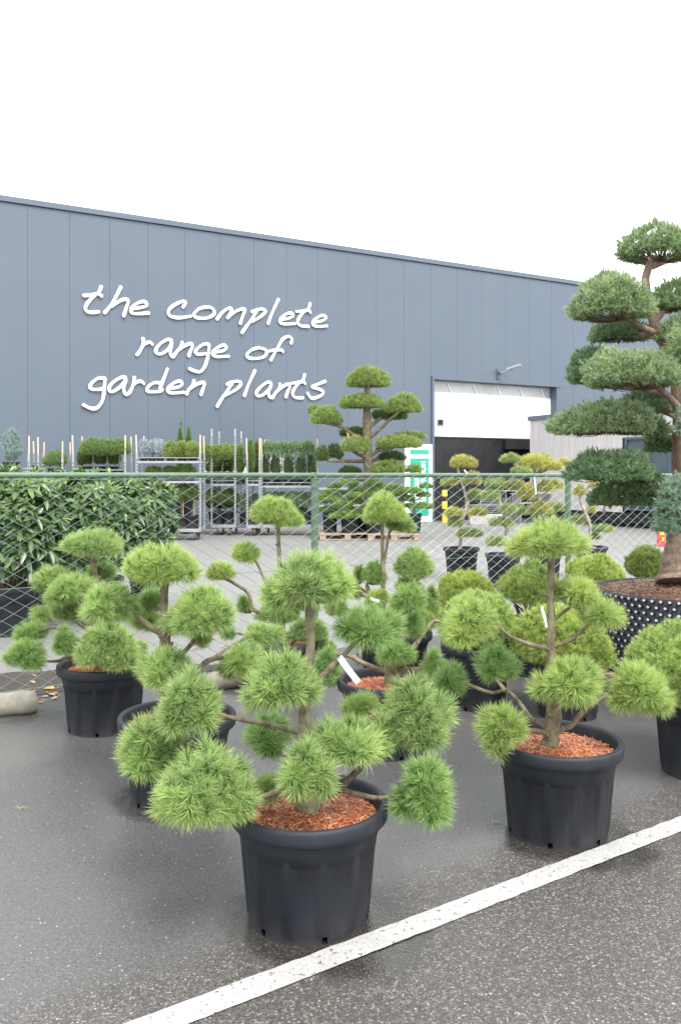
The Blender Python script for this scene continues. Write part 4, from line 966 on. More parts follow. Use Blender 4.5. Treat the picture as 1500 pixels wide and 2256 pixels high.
# ---------------------------------------------------------------- big juniper in its studded container
def big_juniper():
    Y = 6.0; k = F/Y; rng = np.random.default_rng(9); loc = Vector(((1520-CX)/k, Y, 0)); R, z0, z1 = .66, .15, .69
    root = thing('cloud_juniper', 'big cloud pruned juniper in a black studded container', 'tree', loc+Vector((0,0,z0))); off = root.location
    mb = MB(); mb.lathe([(R,z0),(R,z1),(R-.012,z1),(R-.012,z1-.06)], 80, c=(loc.x,loc.y,0)); mb.lathe([(R,z0+.002),(0,z0+.003)], 40, c=(loc.x,loc.y,0))
    cont = mb.build('container', M['pot'], root, off=off)
    mb = MB(); rows = 13; nn = 76
    for i in range(rows):
        for j in range(nn):
            a = 2*PI*(j+.5*(i % 2))/nn; z = z0+.03+i*(z1-z0-.045)/(rows-1); d = Vector((math.cos(a), math.sin(a), 0)); s = Vector((-math.sin(a), math.cos(a), 0))
            p = Vector((loc.x, loc.y, z))+d*R
            b = [p+s*(.017*math.cos(w))+UP*(.015*math.sin(w)) for w in (0,PI/3,2*PI/3,PI,4*PI/3,5*PI/3)]
            c2 = [p+d*.020+s*(.0105*math.cos(w))+UP*(.0095*math.sin(w)) for w in (0,PI/3,2*PI/3,PI,4*PI/3,5*PI/3)]
            mb.add(b+c2, [(q, (q+1)%6, 6+(q+1)%6, 6+q) for q in range(6)], 0); mb.add(c2, [(0,1,2,3,4,5)], 1)
    mb.build('studs', [M['pot'], M['stud']], cont, off=off)
    so = soil_obj(root, R-.014, z1-.025-z0, 'soil_dark', 'fibre_dark', 5200, 7, hump=.05, fl=1.5); so.location = (0,0,0)
    tr = [(1490,1282,44,-.02),(1489,1260,37),(1492,1225,31),(1497,1180,27),(1503,1110,23),(1504,1030,21),(1500,960,19),(1497,890,17),(1490,810,16),(1472,765,14),(1449,736,12),(1434,692,10),(1421,625,8.5),(1427,590,8),(1440,565,7)]
    P, Rr = smooth_path([W(q[0], q[1], Y+(q[3] if len(q) > 3 else 0)) for q in tr], [q[2]/k for q in tr], 6)
    mb = MB(); mb.tube(P, Rr, 20, bump=.22, seed=4); mb.build('trunk', M['bark_red'], root, off=off)
    PADS = [(1363,1535,496,576,0,[(1428,588),(1460,576)],'juniper'),
      (1293,1388,595,640,.45,[(1432,690),(1390,660),(1345,632)],'juniper'),
      (1258,1434,612,710,-.2,[(1446,736),(1407,718),(1370,696)],'juniper'),
      (1428,1540,612,690,.05,[(1440,710),(1461,684),(1481,672)],'juniper'),
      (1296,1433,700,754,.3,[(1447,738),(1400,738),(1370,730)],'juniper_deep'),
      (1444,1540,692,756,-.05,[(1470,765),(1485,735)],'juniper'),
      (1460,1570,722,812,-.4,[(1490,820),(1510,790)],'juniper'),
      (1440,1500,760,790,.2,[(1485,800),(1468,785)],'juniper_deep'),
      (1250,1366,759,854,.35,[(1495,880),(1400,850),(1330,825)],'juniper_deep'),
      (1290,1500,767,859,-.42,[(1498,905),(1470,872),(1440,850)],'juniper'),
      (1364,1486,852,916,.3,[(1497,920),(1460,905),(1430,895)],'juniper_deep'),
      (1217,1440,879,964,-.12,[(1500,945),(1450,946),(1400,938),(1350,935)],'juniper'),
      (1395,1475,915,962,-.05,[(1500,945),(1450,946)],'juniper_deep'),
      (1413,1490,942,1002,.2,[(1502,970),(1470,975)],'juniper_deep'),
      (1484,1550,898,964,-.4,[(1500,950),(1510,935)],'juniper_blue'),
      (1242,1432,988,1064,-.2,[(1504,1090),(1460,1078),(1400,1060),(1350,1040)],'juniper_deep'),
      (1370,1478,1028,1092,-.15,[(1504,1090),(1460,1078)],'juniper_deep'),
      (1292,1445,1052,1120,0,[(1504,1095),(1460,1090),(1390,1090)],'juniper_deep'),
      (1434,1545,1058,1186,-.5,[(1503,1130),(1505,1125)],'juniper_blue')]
    for i, (l, r, t, b, dY, br, mt) in enumerate(PADS):
        Yp = Y+dY; kp = F/Yp; rx = (r-l)/2/kp*1.07; ry = min(rx*.9, .5); hz = (b-t)/2/kp*1.15; rd = hz*.5; ru = 2*hz-rd
        c = W((l+r)/2, (t+b)/2, Yp); c.z += -hz+rd
        e = W(br[-1][0], br[-1][1], Yp)
        pad_mesh('foliage_pad', M[mt], root, off, c, rx, ry, ru, rd, 'juniper', rng, -.4, rng.uniform(-.1,.1), lumps=14, anchor=(e+c)/2-Vector((0,0,rd*.5)), upbias=.35)
        q = [W(x, y, Y+dY*(j/max(1,len(br)-1))) for j, (x, y) in enumerate(br)]+[Vector(c)+Vector((0,0,-rd*.3))]
        n = len(q); mb = MB(); P, Rr = smooth_path(q, [(8.5-5*j/n)/k for j in range(n)], 5); mb.tube(P, Rr, 9, bump=.3, seed=i); mb.build('branch', M['bark_red'], root, off=off)
M['stud'] = plain('stud_tip_glare', (.50,.50,.53), .4, .2, 40)  # glare on the black plastic studs, painted as pale grey tips
big_juniper()

def pallet(label, P, rz, L=1.2, Wd=.8, h=.144):
    root = thing('wooden_pallet', label, 'pallet', P, rz, 'wooden pallets')
    mb = MB(); n = 7 if Wd < 1 else 10
    for i in range(n): y = -Wd/2+.05+i*(Wd-.1)/(n-1); mb.box((0, y, h-.011), (L, .095, .022))
    mb.build('deck_boards', M['pallet'], root)
    mb = MB()
    for x in (-L/2+.07, 0, L/2-.07):
        for y in (-Wd/2+.05, 0, Wd/2-.05): mb.box((x, y, .022+.045), (.14, .10, .09))
    mb.build('blocks', M['pallet'], root)
    mb = MB()
    for y in (-Wd/2+.05, 0, Wd/2-.05): mb.box((0, y, .011), (L, .10, .0215))
    for x in (-L/2+.07, 0, L/2-.07): mb.box((x, 0, h-.0325), (.14, Wd, .02))
    mb.build('bearers', M['pallet'], root)
    return root
pallet('wooden pallet under the big studded container', Vector(((1520-CX)/308.3, 6.0, 0)), .5, 1.45, 1.3)

# ---------------------------------------------------------------- stones along the fence, fallen leaves, twigs
def stone(label, px, py, ln, r, rz, seed):
    P = G(px, py); mb = MB(); n = 18; m = 14; vs = []
    for i in range(n+1):
        t = i/n*2-1; x = ln/2*math.copysign(abs(math.sin(t*PI/2)), t); rr = r*max(.02, (1-abs(t)**5))**.5
        for j in range(m):
            a = 2*PI*j/m; q = Vector((x, rr*1.1*math.cos(a), rr*math.sin(a))); q *= 1+.10*mnoise.noise(q*9+Vector((seed,0,0))); vs.append((q.x, q.y, max(-.0, q.z+r*.82)))
    mb.add(vs, [(i*m+j, i*m+(j+1)%m, (i+1)*m+(j+1)%m, (i+1)*m+j) for i in range(n) for j in range(m)], 0, True)
    o = mb.build('kerb_stone', M['stone']); o.location = P; o.rotation_euler = (0,0,rz); tag(o, label, 'stone', 'rounded stones along the fence')
stone('long rounded stone at the left picture edge before the fence', 5, 1574, .42, .075, .35, 1)
stone('rounded stone half hidden behind the front pine pads', 520, 1512, .40, .07, .5, 2)
stone('rounded stone between the pots right of the fence post', 832, 1452, .40, .075, .55, 3)
M['leaf_y'] = plain('yellow_dead_leaf', (.46,.30,.06), .6, .3, 30); M['leaf_r'] = plain('russet_dead_leaf', (.40,.14,.06), .6, .3, 30); M['leaf_p'] = plain('pale_dead_leaf', (.36,.27,.17), .6, .2, 30)
LEAF = {'y': ('yellow fallen leaf lying by the fence foot', 'yellow fallen leaves'), 'r': ('russet fallen leaf lying on the damp asphalt', 'russet fallen leaves'), 'p': ('pale tan fallen leaf lying on the ground', 'pale fallen leaves')}
rg = random.Random(8); LM = {}
for kx, spots in (('y', [(440,1412),(447,1420),(490,1425),(76,1525),(468,1408),(110,1520),(436,1425),(690,1420),(745,1520)]),
                  ('r', [(450,1424),(90,1550),(120,1530),(725,1425),(75,1490),(1130,1485),(840,1420),(500,1420)]),
                  ('p', [(100,1537),(114,1533),(95,1545),(72,1505),(121,1541),(38,1465),(430,1430),(1120,1478),(780,1450)])):
    if kx not in LM:
        mb = MB(); L = .055; vs = [(0,-L*.7,.004),(L*.3,-L*.3,.012),(L*.35,L*.15,.009),(0,L*.75,.006),(-L*.33,L*.2,.012),(-L*.28,-L*.3,.008),(0,0,.003)]
        mb.add(vs, [(0,1,6),(1,2,6),(2,3,6),(3,4,6),(4,5,6),(5,0,6)]); mb.tube([(0,-L*.7,.004),(0,-L*1.15,.012)], .0015, 4)
    first = None
    for px, py in spots:
        if first is None: first = o = mb.build('fallen_leaf', M['leaf_'+kx])
        else: o = first.copy(); COL.objects.link(o)
        o.location = G(px, py)+Vector((0,0,.006)); o.rotation_euler = (rg.uniform(-.2,.2), rg.uniform(-.2,.2), rg.uniform(0,6)); s = rg.uniform(.5, 1.1); o.scale = (s,s,s)
        tag(o, *(LEAF[kx][0], 'leaf', LEAF[kx][1]))
rgn = np.random.default_rng(4); V = []
for px, py in ((55,1782), (1095,1812)):
    c = np.array(G(px, py)); 
    for i in range(9 if px < 100 else 5):
        a = rgn.random()*6.28; d = np.array([math.cos(a), math.sin(a), .15])*.016; w_ = np.array([-math.sin(a), math.cos(a), 0])*.0010; o = c+np.array([rgn.normal(0,.016), rgn.normal(0,.006), .006])
        V.append([o-d-w_, o+d-w_, o+d+w_, o-d+w_])
ob = np_mesh('pine_litter', np.array(V), 4, M['pine'], None, rgn.random(len(V)), np.array([0,0,1.,1.]), kind='stuff'); tag(ob, 'loose pine needles dropped on the damp asphalt', 'litter', kind='stuff')

# ---------------------------------------------------------------- rhododendrons behind the fence
def rhodo(label, px, Y, w, h0, h1, seed, potR=.27, potH=.46, nw=400):
    rng = np.random.default_rng(seed); k = F/Y; loc = Vector(((px-CX)/k, Y, 0))
    root = thing('rhododendron', label, 'shrub', loc, 0, 'rhododendrons in pots behind the fence'); off = loc
    pot_obj(root, potR, potH, 40); soil_obj(root, potR*.866, potH*.855, 'soil_dark', 'fibre_dark', 150, 102)
    P = []; D = []
    c = np.array([loc.x, loc.y, (h0+h1)/2]); rr = np.array([w/2, w/2*.85, (h1-h0)/2])
    while len(P) < nw:
        d = unit(rng.normal(size=(1,3)))[0]; 
        if d[2] < -.8: continue
        s = rng.uniform(.62, 1.0)**.5; e = np.sign(d)*np.abs(d)**.92; q_ = c+e*rr*s; q_[2] += (.10*mnoise.noise(Vector((q_[0]*3.5, q_[1]*3.5, seed)))+rng.uniform(-.04,.07))*(1 if d[2] > .3 else 0); P.append(q_); D.append(unit((d*np.array([1,1,.5])+np.array([0,0,.75])+rng.normal(0,.25,3))[None])[0])
    P = np.array(P); D = np.array(D); A, B = basis(D); V = []; T = []
    prof = [(0,.10),(.3,.85),(.6,1.0),(.85,.6),(1,.04)]
    for i in range(len(P)):
        n = rng.integers(7, 11); tint = rng.random()*.55+(.18 if P[i,2] > c[2]+rr[2]*.5 else 0); a0 = rng.random()*6
        for j in range(n):
            ph = a0+2.4*j; el = rng.uniform(.25, .95) if j < n*.6 else rng.uniform(.9, 1.25)
            lat = A[i]*math.cos(ph)+B[i]*math.sin(ph); d = unit((lat*math.cos(1.57-el)*1.0+D[i]*math.sin(1.57-el))[None])[0]
            if j < n*.6: d = unit((lat*1.0+D[i]*rng.uniform(-.25,.45))[None])[0]
            else: d = unit((lat*.55+D[i])[None])[0]
            L = rng.uniform(.105,.165)*(1 if j < n*.6 else .75); hw = L*.145; s = unit(np.cross(d, D[i])[None])[0]; up = np.cross(s, d)
            row = [(P[i]+d*(L*t)-np.array([0,0,.18*L*t*t]), hw*q) for t, q in prof]
            tt = np.clip(tint+(.25 if j >= n*.6 else 0)+rng.normal(0,.06), 0, 1)
            for (p0, w0), (p1, w1) in zip(row[:-1], row[1:]):
                for sg in (1, -1):
                    V.append([p0, p1, p1+s*sg*w1+up*w1*.35, p0+s*sg*w0+up*w0*.35]); T.append(tt)
    np_mesh('foliage', np.array(V), 4, M['rhodo'], root, np.array(T), np.array([0,0,1.,1.]), off=off)
    mb = MB()
    for i in rng.choice(len(P), 60, replace=False):
        b = Vector((loc.x+rng.normal(0,.05), loc.y+rng.normal(0,.05), potH*.8)); e = Vector(P[i]); m_ = b.lerp(e, .5)+Vector((0,0,.08)); mb.tube([b, m_, e], [.010,.007,.004], 5, cap=False)
    mb.build('stems', M['bark'], root, off=off)
rhodo('rhododendron in the black pot at the left picture edge', 30, 8.0, 1.0, .50, 1.52, 1)
rhodo('broad middle rhododendron behind the fence, its pot mostly hidden', 215, 8.6, 1.05, .45, 1.50, 2)
rhodo('right hand rhododendron in front of the plant trolley', 325, 9.4, .62, .55, 1.46, 3, .22, .40, 150)
rhodo('rear rhododendron filling the gap between its two left neighbours', 120, 9.6, .95, .5, 1.56, 4)

# ---------------------------------------------------------------- small plants on the trolleys
def small_plant(kind, label, loc, h, w, potR=.13, potH=.22, mat='shelf', seed=1, group=None, cane=False, stem=None, headz=None):
    """kind: standard, ball, spruce, spire, weeping"""
    rng = np.random.default_rng(seed); L = Vector(loc)
    nm = {'standard':'standard_pine', 'ball':'dwarf_pine', 'spruce':'dwarf_spruce', 'spire':'thuja', 'weeping':'weeping_conifer', 'silver':'silver_spruce'}[kind]
    root = thing(nm, label, 'potted plant', L, 0, group)
    pot_obj(root, potR, potH, 40); soil_obj(root, potR*.866, potH*.855, 'soil', 'fibre', 0, 103)
    z0 = potH*.85; hd = headz if headz is not None else .4
    c = Vector((0,0,0))
    if kind in ('standard', 'silver'):
        mb = MB(); mb.tube([(0,0,z0-.02), (.01,0,(z0+h-hd*.5)/2), (0,0,h-hd*.5)], [.018,.016,.014], 7, bump=.2); mb.build('stem', M['bark'], root)
        st, mt = ('shelf', mat) if kind == 'standard' else ('spruce', 'spruce_silver')
        pad_mesh('foliage', M[mt], root, None, (0,0,h-hd*.6), w*.62, w*.62, hd*.68, hd*.5, st, rng, -.6, lumps=10)
    elif kind == 'ball':
        pad_mesh('foliage', M[mat], root, None, (0,0,z0+(h-z0)*.42), w/2, w/2, (h-z0)*.58, (h-z0)*.42, 'shelf', rng, -.8, lumps=12)
    elif kind == 'spruce':
        pad_mesh('foliage', M[mat], root, None, (0,0,z0+(h-z0)*.38), w/2, w/2, (h-z0)*.55, (h-z0)*.38, 'spruce', rng, -.9, lumps=18)
        pad_mesh('leading_shoot', M[mat], root, None, (.02,0,h-.16), .10, .10, .16, .12, 'spruce', rng, -.9)
    elif kind == 'spire':
        for q in range(3):
            a = q*2.1; pad_mesh('foliage', M[mat], root, None, (.05*math.cos(a)*q, .05*math.sin(a), z0+(h-z0)*.35), w/2*(1-.15*q), w/2*(1-.15*q), (h-z0)*(.65-.08*q), (h-z0)*.33, 'thuja', rng, -.95, upbias=1.6)
    elif kind == 'weeping':
        mb = MB(); mb.tube([(0,0,z0-.02), (0,0,h-.08)], [.016,.013], 7); mb.build('stem', M['bark'], root)
        n = 300; a = rng.random(n)*2*PI; r_ = w/2*np.sqrt(rng.random(n)); P = []; D = []
        for q in range(n):
            for t in np.linspace(.15, 1, 5):
                rr = r_[q]*math.sin(t*PI/2); z = h-.02-hd*.9*(t**1.8)*(.5+.5*rng.random())*(r_[q]/(w/2))-.03*t
                P.append((rr*math.cos(a[q]), rr*math.sin(a[q]), z)); D.append((math.cos(a[q])*.7, math.sin(a[q])*.7, .5-1.5*t))
        V, T = needles(np.array(P), unit(np.array(D)), 14, .06, .010, rng, 15, 60, .10)
        P2, D2 = dome((0,0,h-hd*.30), w*.42, w*.42, hd*.26, hd*.2, .05, rng, -.6); V2, T2 = needles(P2, D2, 14, .07, .011, rng, 15, 80, .06); V = np.concatenate([V, V2]); T = np.concatenate([T, T2])
        np_mesh('foliage', V, 3, M[mat], root, T, np.array([0,0,1.]))
    if cane: mb = MB(); mb.tube([(.05,-.03,z0), (.05,-.03,h*.93)], .011, 6); mb.build('cane', M['bamboo'], root)
    return root

def trolley(label, xl, xr, ybase, ptop, shelves, D=.58, rz=0.0, sticks=(0,1,2,3), sticktop=958, holes=True, depthrot=None):
    Y = EYE*F/(ybase-HY); k = F/Y; w = (xr-xl)/k; loc = Vector(((xl+xr)/2/k-CX/k, Y, 0))
    root = thing('plant_trolley', label, 'trolley', loc, rz, 'galvanised plant trolleys')
    H = EYE-(ptop-HY)/k; hs = EYE-(sticktop-HY)/k
    mb = MB(); z = .22
    mb.box((0,0,z), (w,.05,.06)); mb.box((0,D,z), (w,.05,.06)); mb.box((-w/2+.025,D/2,z), (.05,D-.052,.06)); mb.box((w/2-.025,D/2,z), (.05,D-.052,.06)); mb.box((0,D/2,z+.035), (w-.06,D-.06,.012))
    mb.build('base', M['steel'], root)
    for x in (-w/2+.12, w/2-.12):
        for y in (.06, D-.06):
            mb = MB(); mb.tube([(x-.022,y,.085),(x+.022,y,.085)], .083, 14); mb.box((x,y,.175), (.06,.07,.04)); mb.build('wheel', M['rubber'], root)
    cs = [(-w/2,0),(w/2,0),(-w/2,D),(w/2,D)]
    for i, (x, y) in enumerate(cs):
        mb = MB(); sx = 1 if x < 0 else -1
        mb.box((x,y-.004,(H+.2)/2+.02), (.042,.004,H-.16)); mb.box((x-sx*.023,y+.014,(H+.2)/2+.02), (.004,.036,H-.16))
        n = int((H-.4)/.075)
        for q in range(n): mb.box((x+sx*.002, y-.0075, .35+q*.075), (.018,.003,.034), mi=1)
        mb.build('post', [M['steel'], M['hole']], root)
        if i in sticks:
            mb = MB(); lean = (i*37 % 5-2)*.012
            mb.tube([(x,y+.012,H-.3), (x+lean,y+.012,hs)], .019, 4); mb.build('stick', M['wood'], root)
    for sy in shelves:
        zs = EYE-(sy-HY)/k; mb = MB()
        mb.box((0,D/2,zs), (w-.05,D-.03,.02)); mb.box((0,.006,zs-.001), (w-.05,.02,.05)); mb.box((0,.012,zs+.10), (w-.05,.012,.016)); mb.box((0,D-.006,zs-.001), (w-.05,.02,.05)); mb.build('shelf', M['steel'], root)
    return root, k, Y
def on(px, k, Y, dy, z): return ((px-CX)/k+((px-CX)/F)*dy, Y+dy, z)
GT = 'standard pines on the plant trolleys'
def zat(py, k): return EYE-(py-HY)/k
# far left trolleys rise behind the rhododendrons
t, k, Y = trolley('plant trolley with the blue spruce at the left picture edge', -52, 64, 1196, 1004, [1042], sticktop=960)
small_plant('spruce', 'blue spruce bush on the leftmost trolley', on(26, k, Y, .25, zat(1041, k)), 1.05, .52, .19, .24, 'spruce_blue', 201)
t, k, Y = trolley('low trolley carrying the round pine, sticks behind it', 76, 138, 1190, 1002, [1052], sticktop=972)
small_plant('ball', 'round bushy pine ball on a low trolley', on(122, k, Y, .2, zat(1051, k)), .66, .62, .17, .20, 'shelf', 202)
t, k, Y = trolley('plant trolley with three standard pines, second stick group from the left', 162, 276, 1190, 1003, [1045], sticktop=959)
kA, YA = k, Y
for i, (x, w_, lab) in enumerate(((205,.55,'left standard pine of three on the trolley behind the rhododendrons'), (236,.55,'middle standard pine of three on the trolley behind the rhododendrons'), (263,.5,'right standard pine of three on the trolley behind the rhododendrons'))):
    small_plant('standard', lab, on(x, k, Y, .2+.08*(i % 2), zat(1044, k)), .83, w_, .16, .12, 'shelf', 210+i, GT, headz=.46)
small_plant('ball', 'small dark pine ball rising left of the standard pines', on(178, k, Y, .5, zat(1044, k)), .66, .24, .12, .16, 'cloud_dark', 215)
# trolley with the silver spruces
t, k, Y = trolley('tall plant trolley with silver spruces on its top shelf', 302, 441, 1190, 1000, [1018, 1062], sticktop=958)
k0, Y0 = k, Y
for i, x in enumerate((318, 336, 353)):
    small_plant('silver', ['left silver spruce standard on the tall trolley', 'middle silver spruce standard on the tall trolley', 'right silver spruce standard on the tall trolley'][i], on(x, k, Y, .2+.1*(i % 2), zat(1017, k)), .54, .26, .10, .10, seed=220+i, group='silver spruces on the tall trolley', headz=.42)
for i, x in enumerate((377, 402, 426)):
    small_plant('standard', ['left pine beside the silver spruces on the tall trolley', 'middle pine beside the silver spruces on the tall trolley', 'right pine beside the silver spruces on the tall trolley'][i], on(x, k, Y, .2+.1*(i % 2), zat(1017, k)), .49, .36, .11, .10, 'cloud', 225+i, GT, headz=.46)
for i, x in enumerate((338, 376, 414)):
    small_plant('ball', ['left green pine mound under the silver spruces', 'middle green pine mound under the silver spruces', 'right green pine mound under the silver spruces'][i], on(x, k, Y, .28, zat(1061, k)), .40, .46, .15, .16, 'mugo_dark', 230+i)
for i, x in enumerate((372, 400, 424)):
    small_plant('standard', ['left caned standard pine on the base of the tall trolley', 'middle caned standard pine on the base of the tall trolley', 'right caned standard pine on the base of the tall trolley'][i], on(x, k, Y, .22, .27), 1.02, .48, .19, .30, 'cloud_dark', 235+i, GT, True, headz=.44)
# end on trolley
t, k, Y = trolley('narrow end-on trolley with slotted posts and no sticks', 467, 518, 1179, 948, [1068], D=1.3, sticks=())
k1, Y1 = k, Y
for i, (x, dy) in enumerate(((462,.15),(490,.2),(512,.7))):
    small_plant('standard', ['left standard pine on top of the narrow trolley', 'middle standard pine on top of the narrow trolley', 'right standard pine on top of the narrow trolley'][i], on(x, k, Y, dy, zat(1066, k)), 1.02, .48, .17, .30, 'cloud', 240+i, GT, headz=.46)
for i, (x, dy) in enumerate(((478,.2),(503,.25))):
    small_plant('standard', ['left low standard pine inside the narrow trolley', 'right low standard pine inside the narrow trolley'][i], on(x, k, Y, dy, .27), .86, .52, .19, .32, 'cloud_dark', 245+i, GT, headz=.42)
t, k, Y = trolley('narrow trolley with thujas left of the weeping conifers', 545, 572, 1180, 1004, [1068], D=1.3, sticks=(0,1), sticktop=965)
for i, (x, dy, h) in enumerate(((530,.3,1.10),(552,.2,1.16),(566,.6,1.12))):
    small_plant('spire', ['left thuja of three beside the weeping conifers', 'middle thuja of three beside the weeping conifers', 'right thuja of three beside the weeping conifers'][i], on(x, k, Y, dy, zat(1067, k)), h, .30, .14, .26, 'thuja', 250+i, 'thujas on the narrow trolley')
for i, (x, dy) in enumerate(((540,.3),(562,.35))):
    small_plant('spruce', ['left bluish conifer under the thujas', 'right bluish conifer under the thujas'][i], on(x, k, Y, dy, .27), .84, .34, .16, .30, 'juniper_deep', 255+i)
t, k, Y = trolley('wide trolley of weeping conifers left of the fence post', 577, 699, 1179, 1004, [1072], sticktop=966)
for i, x in enumerate((594, 622, 650, 677)):
    small_plant('weeping', ['first weeping conifer from the left on the wide trolley top', 'second weeping conifer from the left on the wide trolley top', 'third weeping conifer from the left on the wide trolley top', 'fourth weeping conifer from the left on the wide trolley top'][i], on(x, k, Y, .2+.12*(i % 2), zat(1071, k)), 1.16, .46, .145, .27, 'weeping', 260+i, 'weeping conifers on the wide trolley', headz=.48)
for i, x in enumerate((594, 622, 650, 677)):
    small_plant('weeping', ['first weeping conifer from the left on the wide trolley base', 'second weeping conifer from the left on the wide trolley base', 'third weeping conifer from the left on the wide trolley base', 'fourth weeping conifer from the left on the wide trolley base'][i], on(x, k, Y, .22+.1*(i % 2), .27), .80, .52, .18, .32, 'weeping', 270+i, 'weeping conifers on the wide trolley', headz=.42)
for i, x in enumerate((322, 348)):
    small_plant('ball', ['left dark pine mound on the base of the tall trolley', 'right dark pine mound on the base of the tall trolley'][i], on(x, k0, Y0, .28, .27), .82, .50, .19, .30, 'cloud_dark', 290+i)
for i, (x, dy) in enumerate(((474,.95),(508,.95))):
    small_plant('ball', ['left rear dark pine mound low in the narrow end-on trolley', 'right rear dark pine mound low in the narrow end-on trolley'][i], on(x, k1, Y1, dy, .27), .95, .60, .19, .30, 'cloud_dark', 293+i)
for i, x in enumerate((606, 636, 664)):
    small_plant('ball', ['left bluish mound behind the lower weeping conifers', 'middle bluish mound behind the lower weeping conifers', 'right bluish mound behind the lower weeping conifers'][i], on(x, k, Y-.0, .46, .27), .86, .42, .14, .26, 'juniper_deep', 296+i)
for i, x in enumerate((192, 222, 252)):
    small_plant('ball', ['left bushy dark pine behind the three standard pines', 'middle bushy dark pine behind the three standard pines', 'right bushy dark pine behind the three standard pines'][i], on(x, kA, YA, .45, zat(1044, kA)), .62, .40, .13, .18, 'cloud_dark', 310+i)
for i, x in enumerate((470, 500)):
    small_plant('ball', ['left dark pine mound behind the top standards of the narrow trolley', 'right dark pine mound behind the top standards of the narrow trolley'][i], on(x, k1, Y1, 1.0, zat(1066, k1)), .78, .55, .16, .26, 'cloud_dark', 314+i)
for i, x in enumerate((586, 608, 636, 664, 688)):
    small_plant('spire', ['first','second','third','fourth','fifth'][i]+' green column from the left behind the upper weeping conifers', on(x, k, Y, .45, zat(1071, k)), .88, .34, .13, .26, 'juniper_deep', 317+i)
two = [('left thuja spire with a white label above the tall trolley', 413), ('right thuja spire with a white label above the tall trolley', 431)]
for i, (lab, x) in enumerate(two): small_plant('spire', lab, on(x, 82, 21.6, 0, 0), 2.85, .24, .15, 1.6, 'thuja', 280+i, 'thuja spires behind the tall trolley')

# ---------------------------------------------------------------- tiered shrubs on pallets, cloud pine in the yard
YP = EYE*F/(1191-HY)
pallet('wooden pallet under the left tiered shrubs', Vector(((760-CX)/95, YP+.75, 0)), .12, 1.3, 1.1)
pallet('wooden pallet under the right tiered shrubs', Vector(((866-CX)/95, YP+.45, 0)), .02, 1.2, .9)
def tiered(label, px, Y, tiers, potR, potH, z0, seed, trunkx):
    rng = np.random.default_rng(seed); k = F/Y; loc = Vector(((px-CX)/k, Y, z0))
    root = thing('tiered_shrub', label, 'potted shrub', loc, 0, 'tiered shrubs on pallets'); off = loc
    pot_obj(root, potR, potH, 40); soil_obj(root, potR*.866, potH*.855, 'soil', 'fibre', 0, 103)
    top = W(trunkx, min(q[2] for q in tiers)+8, Y); mb = MB(); b = loc+UP*(potH*.85)
    P, R = smooth_path([b, b.lerp(top, .5)+Vector((.04,0,0)), top], [.03,.024,.012]); mb.tube(P, R, 8, bump=.2, seed=seed); mb.build('trunk', M['bark'], root, off=off)
    for l, r, t, bb, dy in tiers:
        c = W((l+r)/2, (t+bb)/2, Y+dy); rx = (r-l)/2/k*1.3; hz = (bb-t)/2/k*1.6
        pad_mesh('foliage_tier', M['ilex'], root, off, c, rx, rx*.85, hz*1.1, hz*.8, 'ilex', rng, -.5, lumps=8)
        a = Vector((b.x, b.y, max(b.z+.08, c.z-.12))); mb = MB(); mb.tube([a, a.lerp(c, .5)+Vector((0,0,-.03)), c], [.013,.01,.006], 6); mb.build('branch', M['bark'], root, off=off)
tiered('tiered shrub in the leftmost pot on the pallets', 727, YP+.75, [(703,732,1088,1102,0),(715,757,1080,1092,.1),(720,750,1066,1078,.2),(705,740,1118,1134,0),(703,722,1100,1112,-.1)], .20, .50, .146, 301, 728)
tiered('tiered shrub in the second pot on the pallets, spreading widest', 770, YP+.55, [(750,788,1058,1072,0),(768,802,1072,1086,.15),(716,755,1094,1108,.1),(735,775,1106,1124,-.1),(766,800,1086,1100,-.1),(732,787,1128,1146,-.15),(770,815,1120,1136,0),(760,800,1098,1114,.1)], .235, .44, .146, 302, 768)
tiered('tiered shrub in the third pot on the pallets, below the yard pine', 822, YP+.6, [(806,838,1058,1072,0),(820,852,1068,1082,.1),(800,826,1080,1094,0),(846,888,1068,1080,.1),(850,890,1082,1096,0),(830,866,1094,1110,-.1),(802,850,1108,1124,-.1),(860,885,1110,1124,0)], .22, .46, .146, 303, 822)
tiered('tiered shrub in the rightmost pot in front of the green door', 912, YP+.4, [(925,952,1066,1078,0),(880,924,1076,1090,0),(918,948,1086,1097,.1),(880,912,1094,1108,.1),(902,950,1110,1124,0),(886,904,1110,1120,.2)], .19, .46, .146, 304, 906)

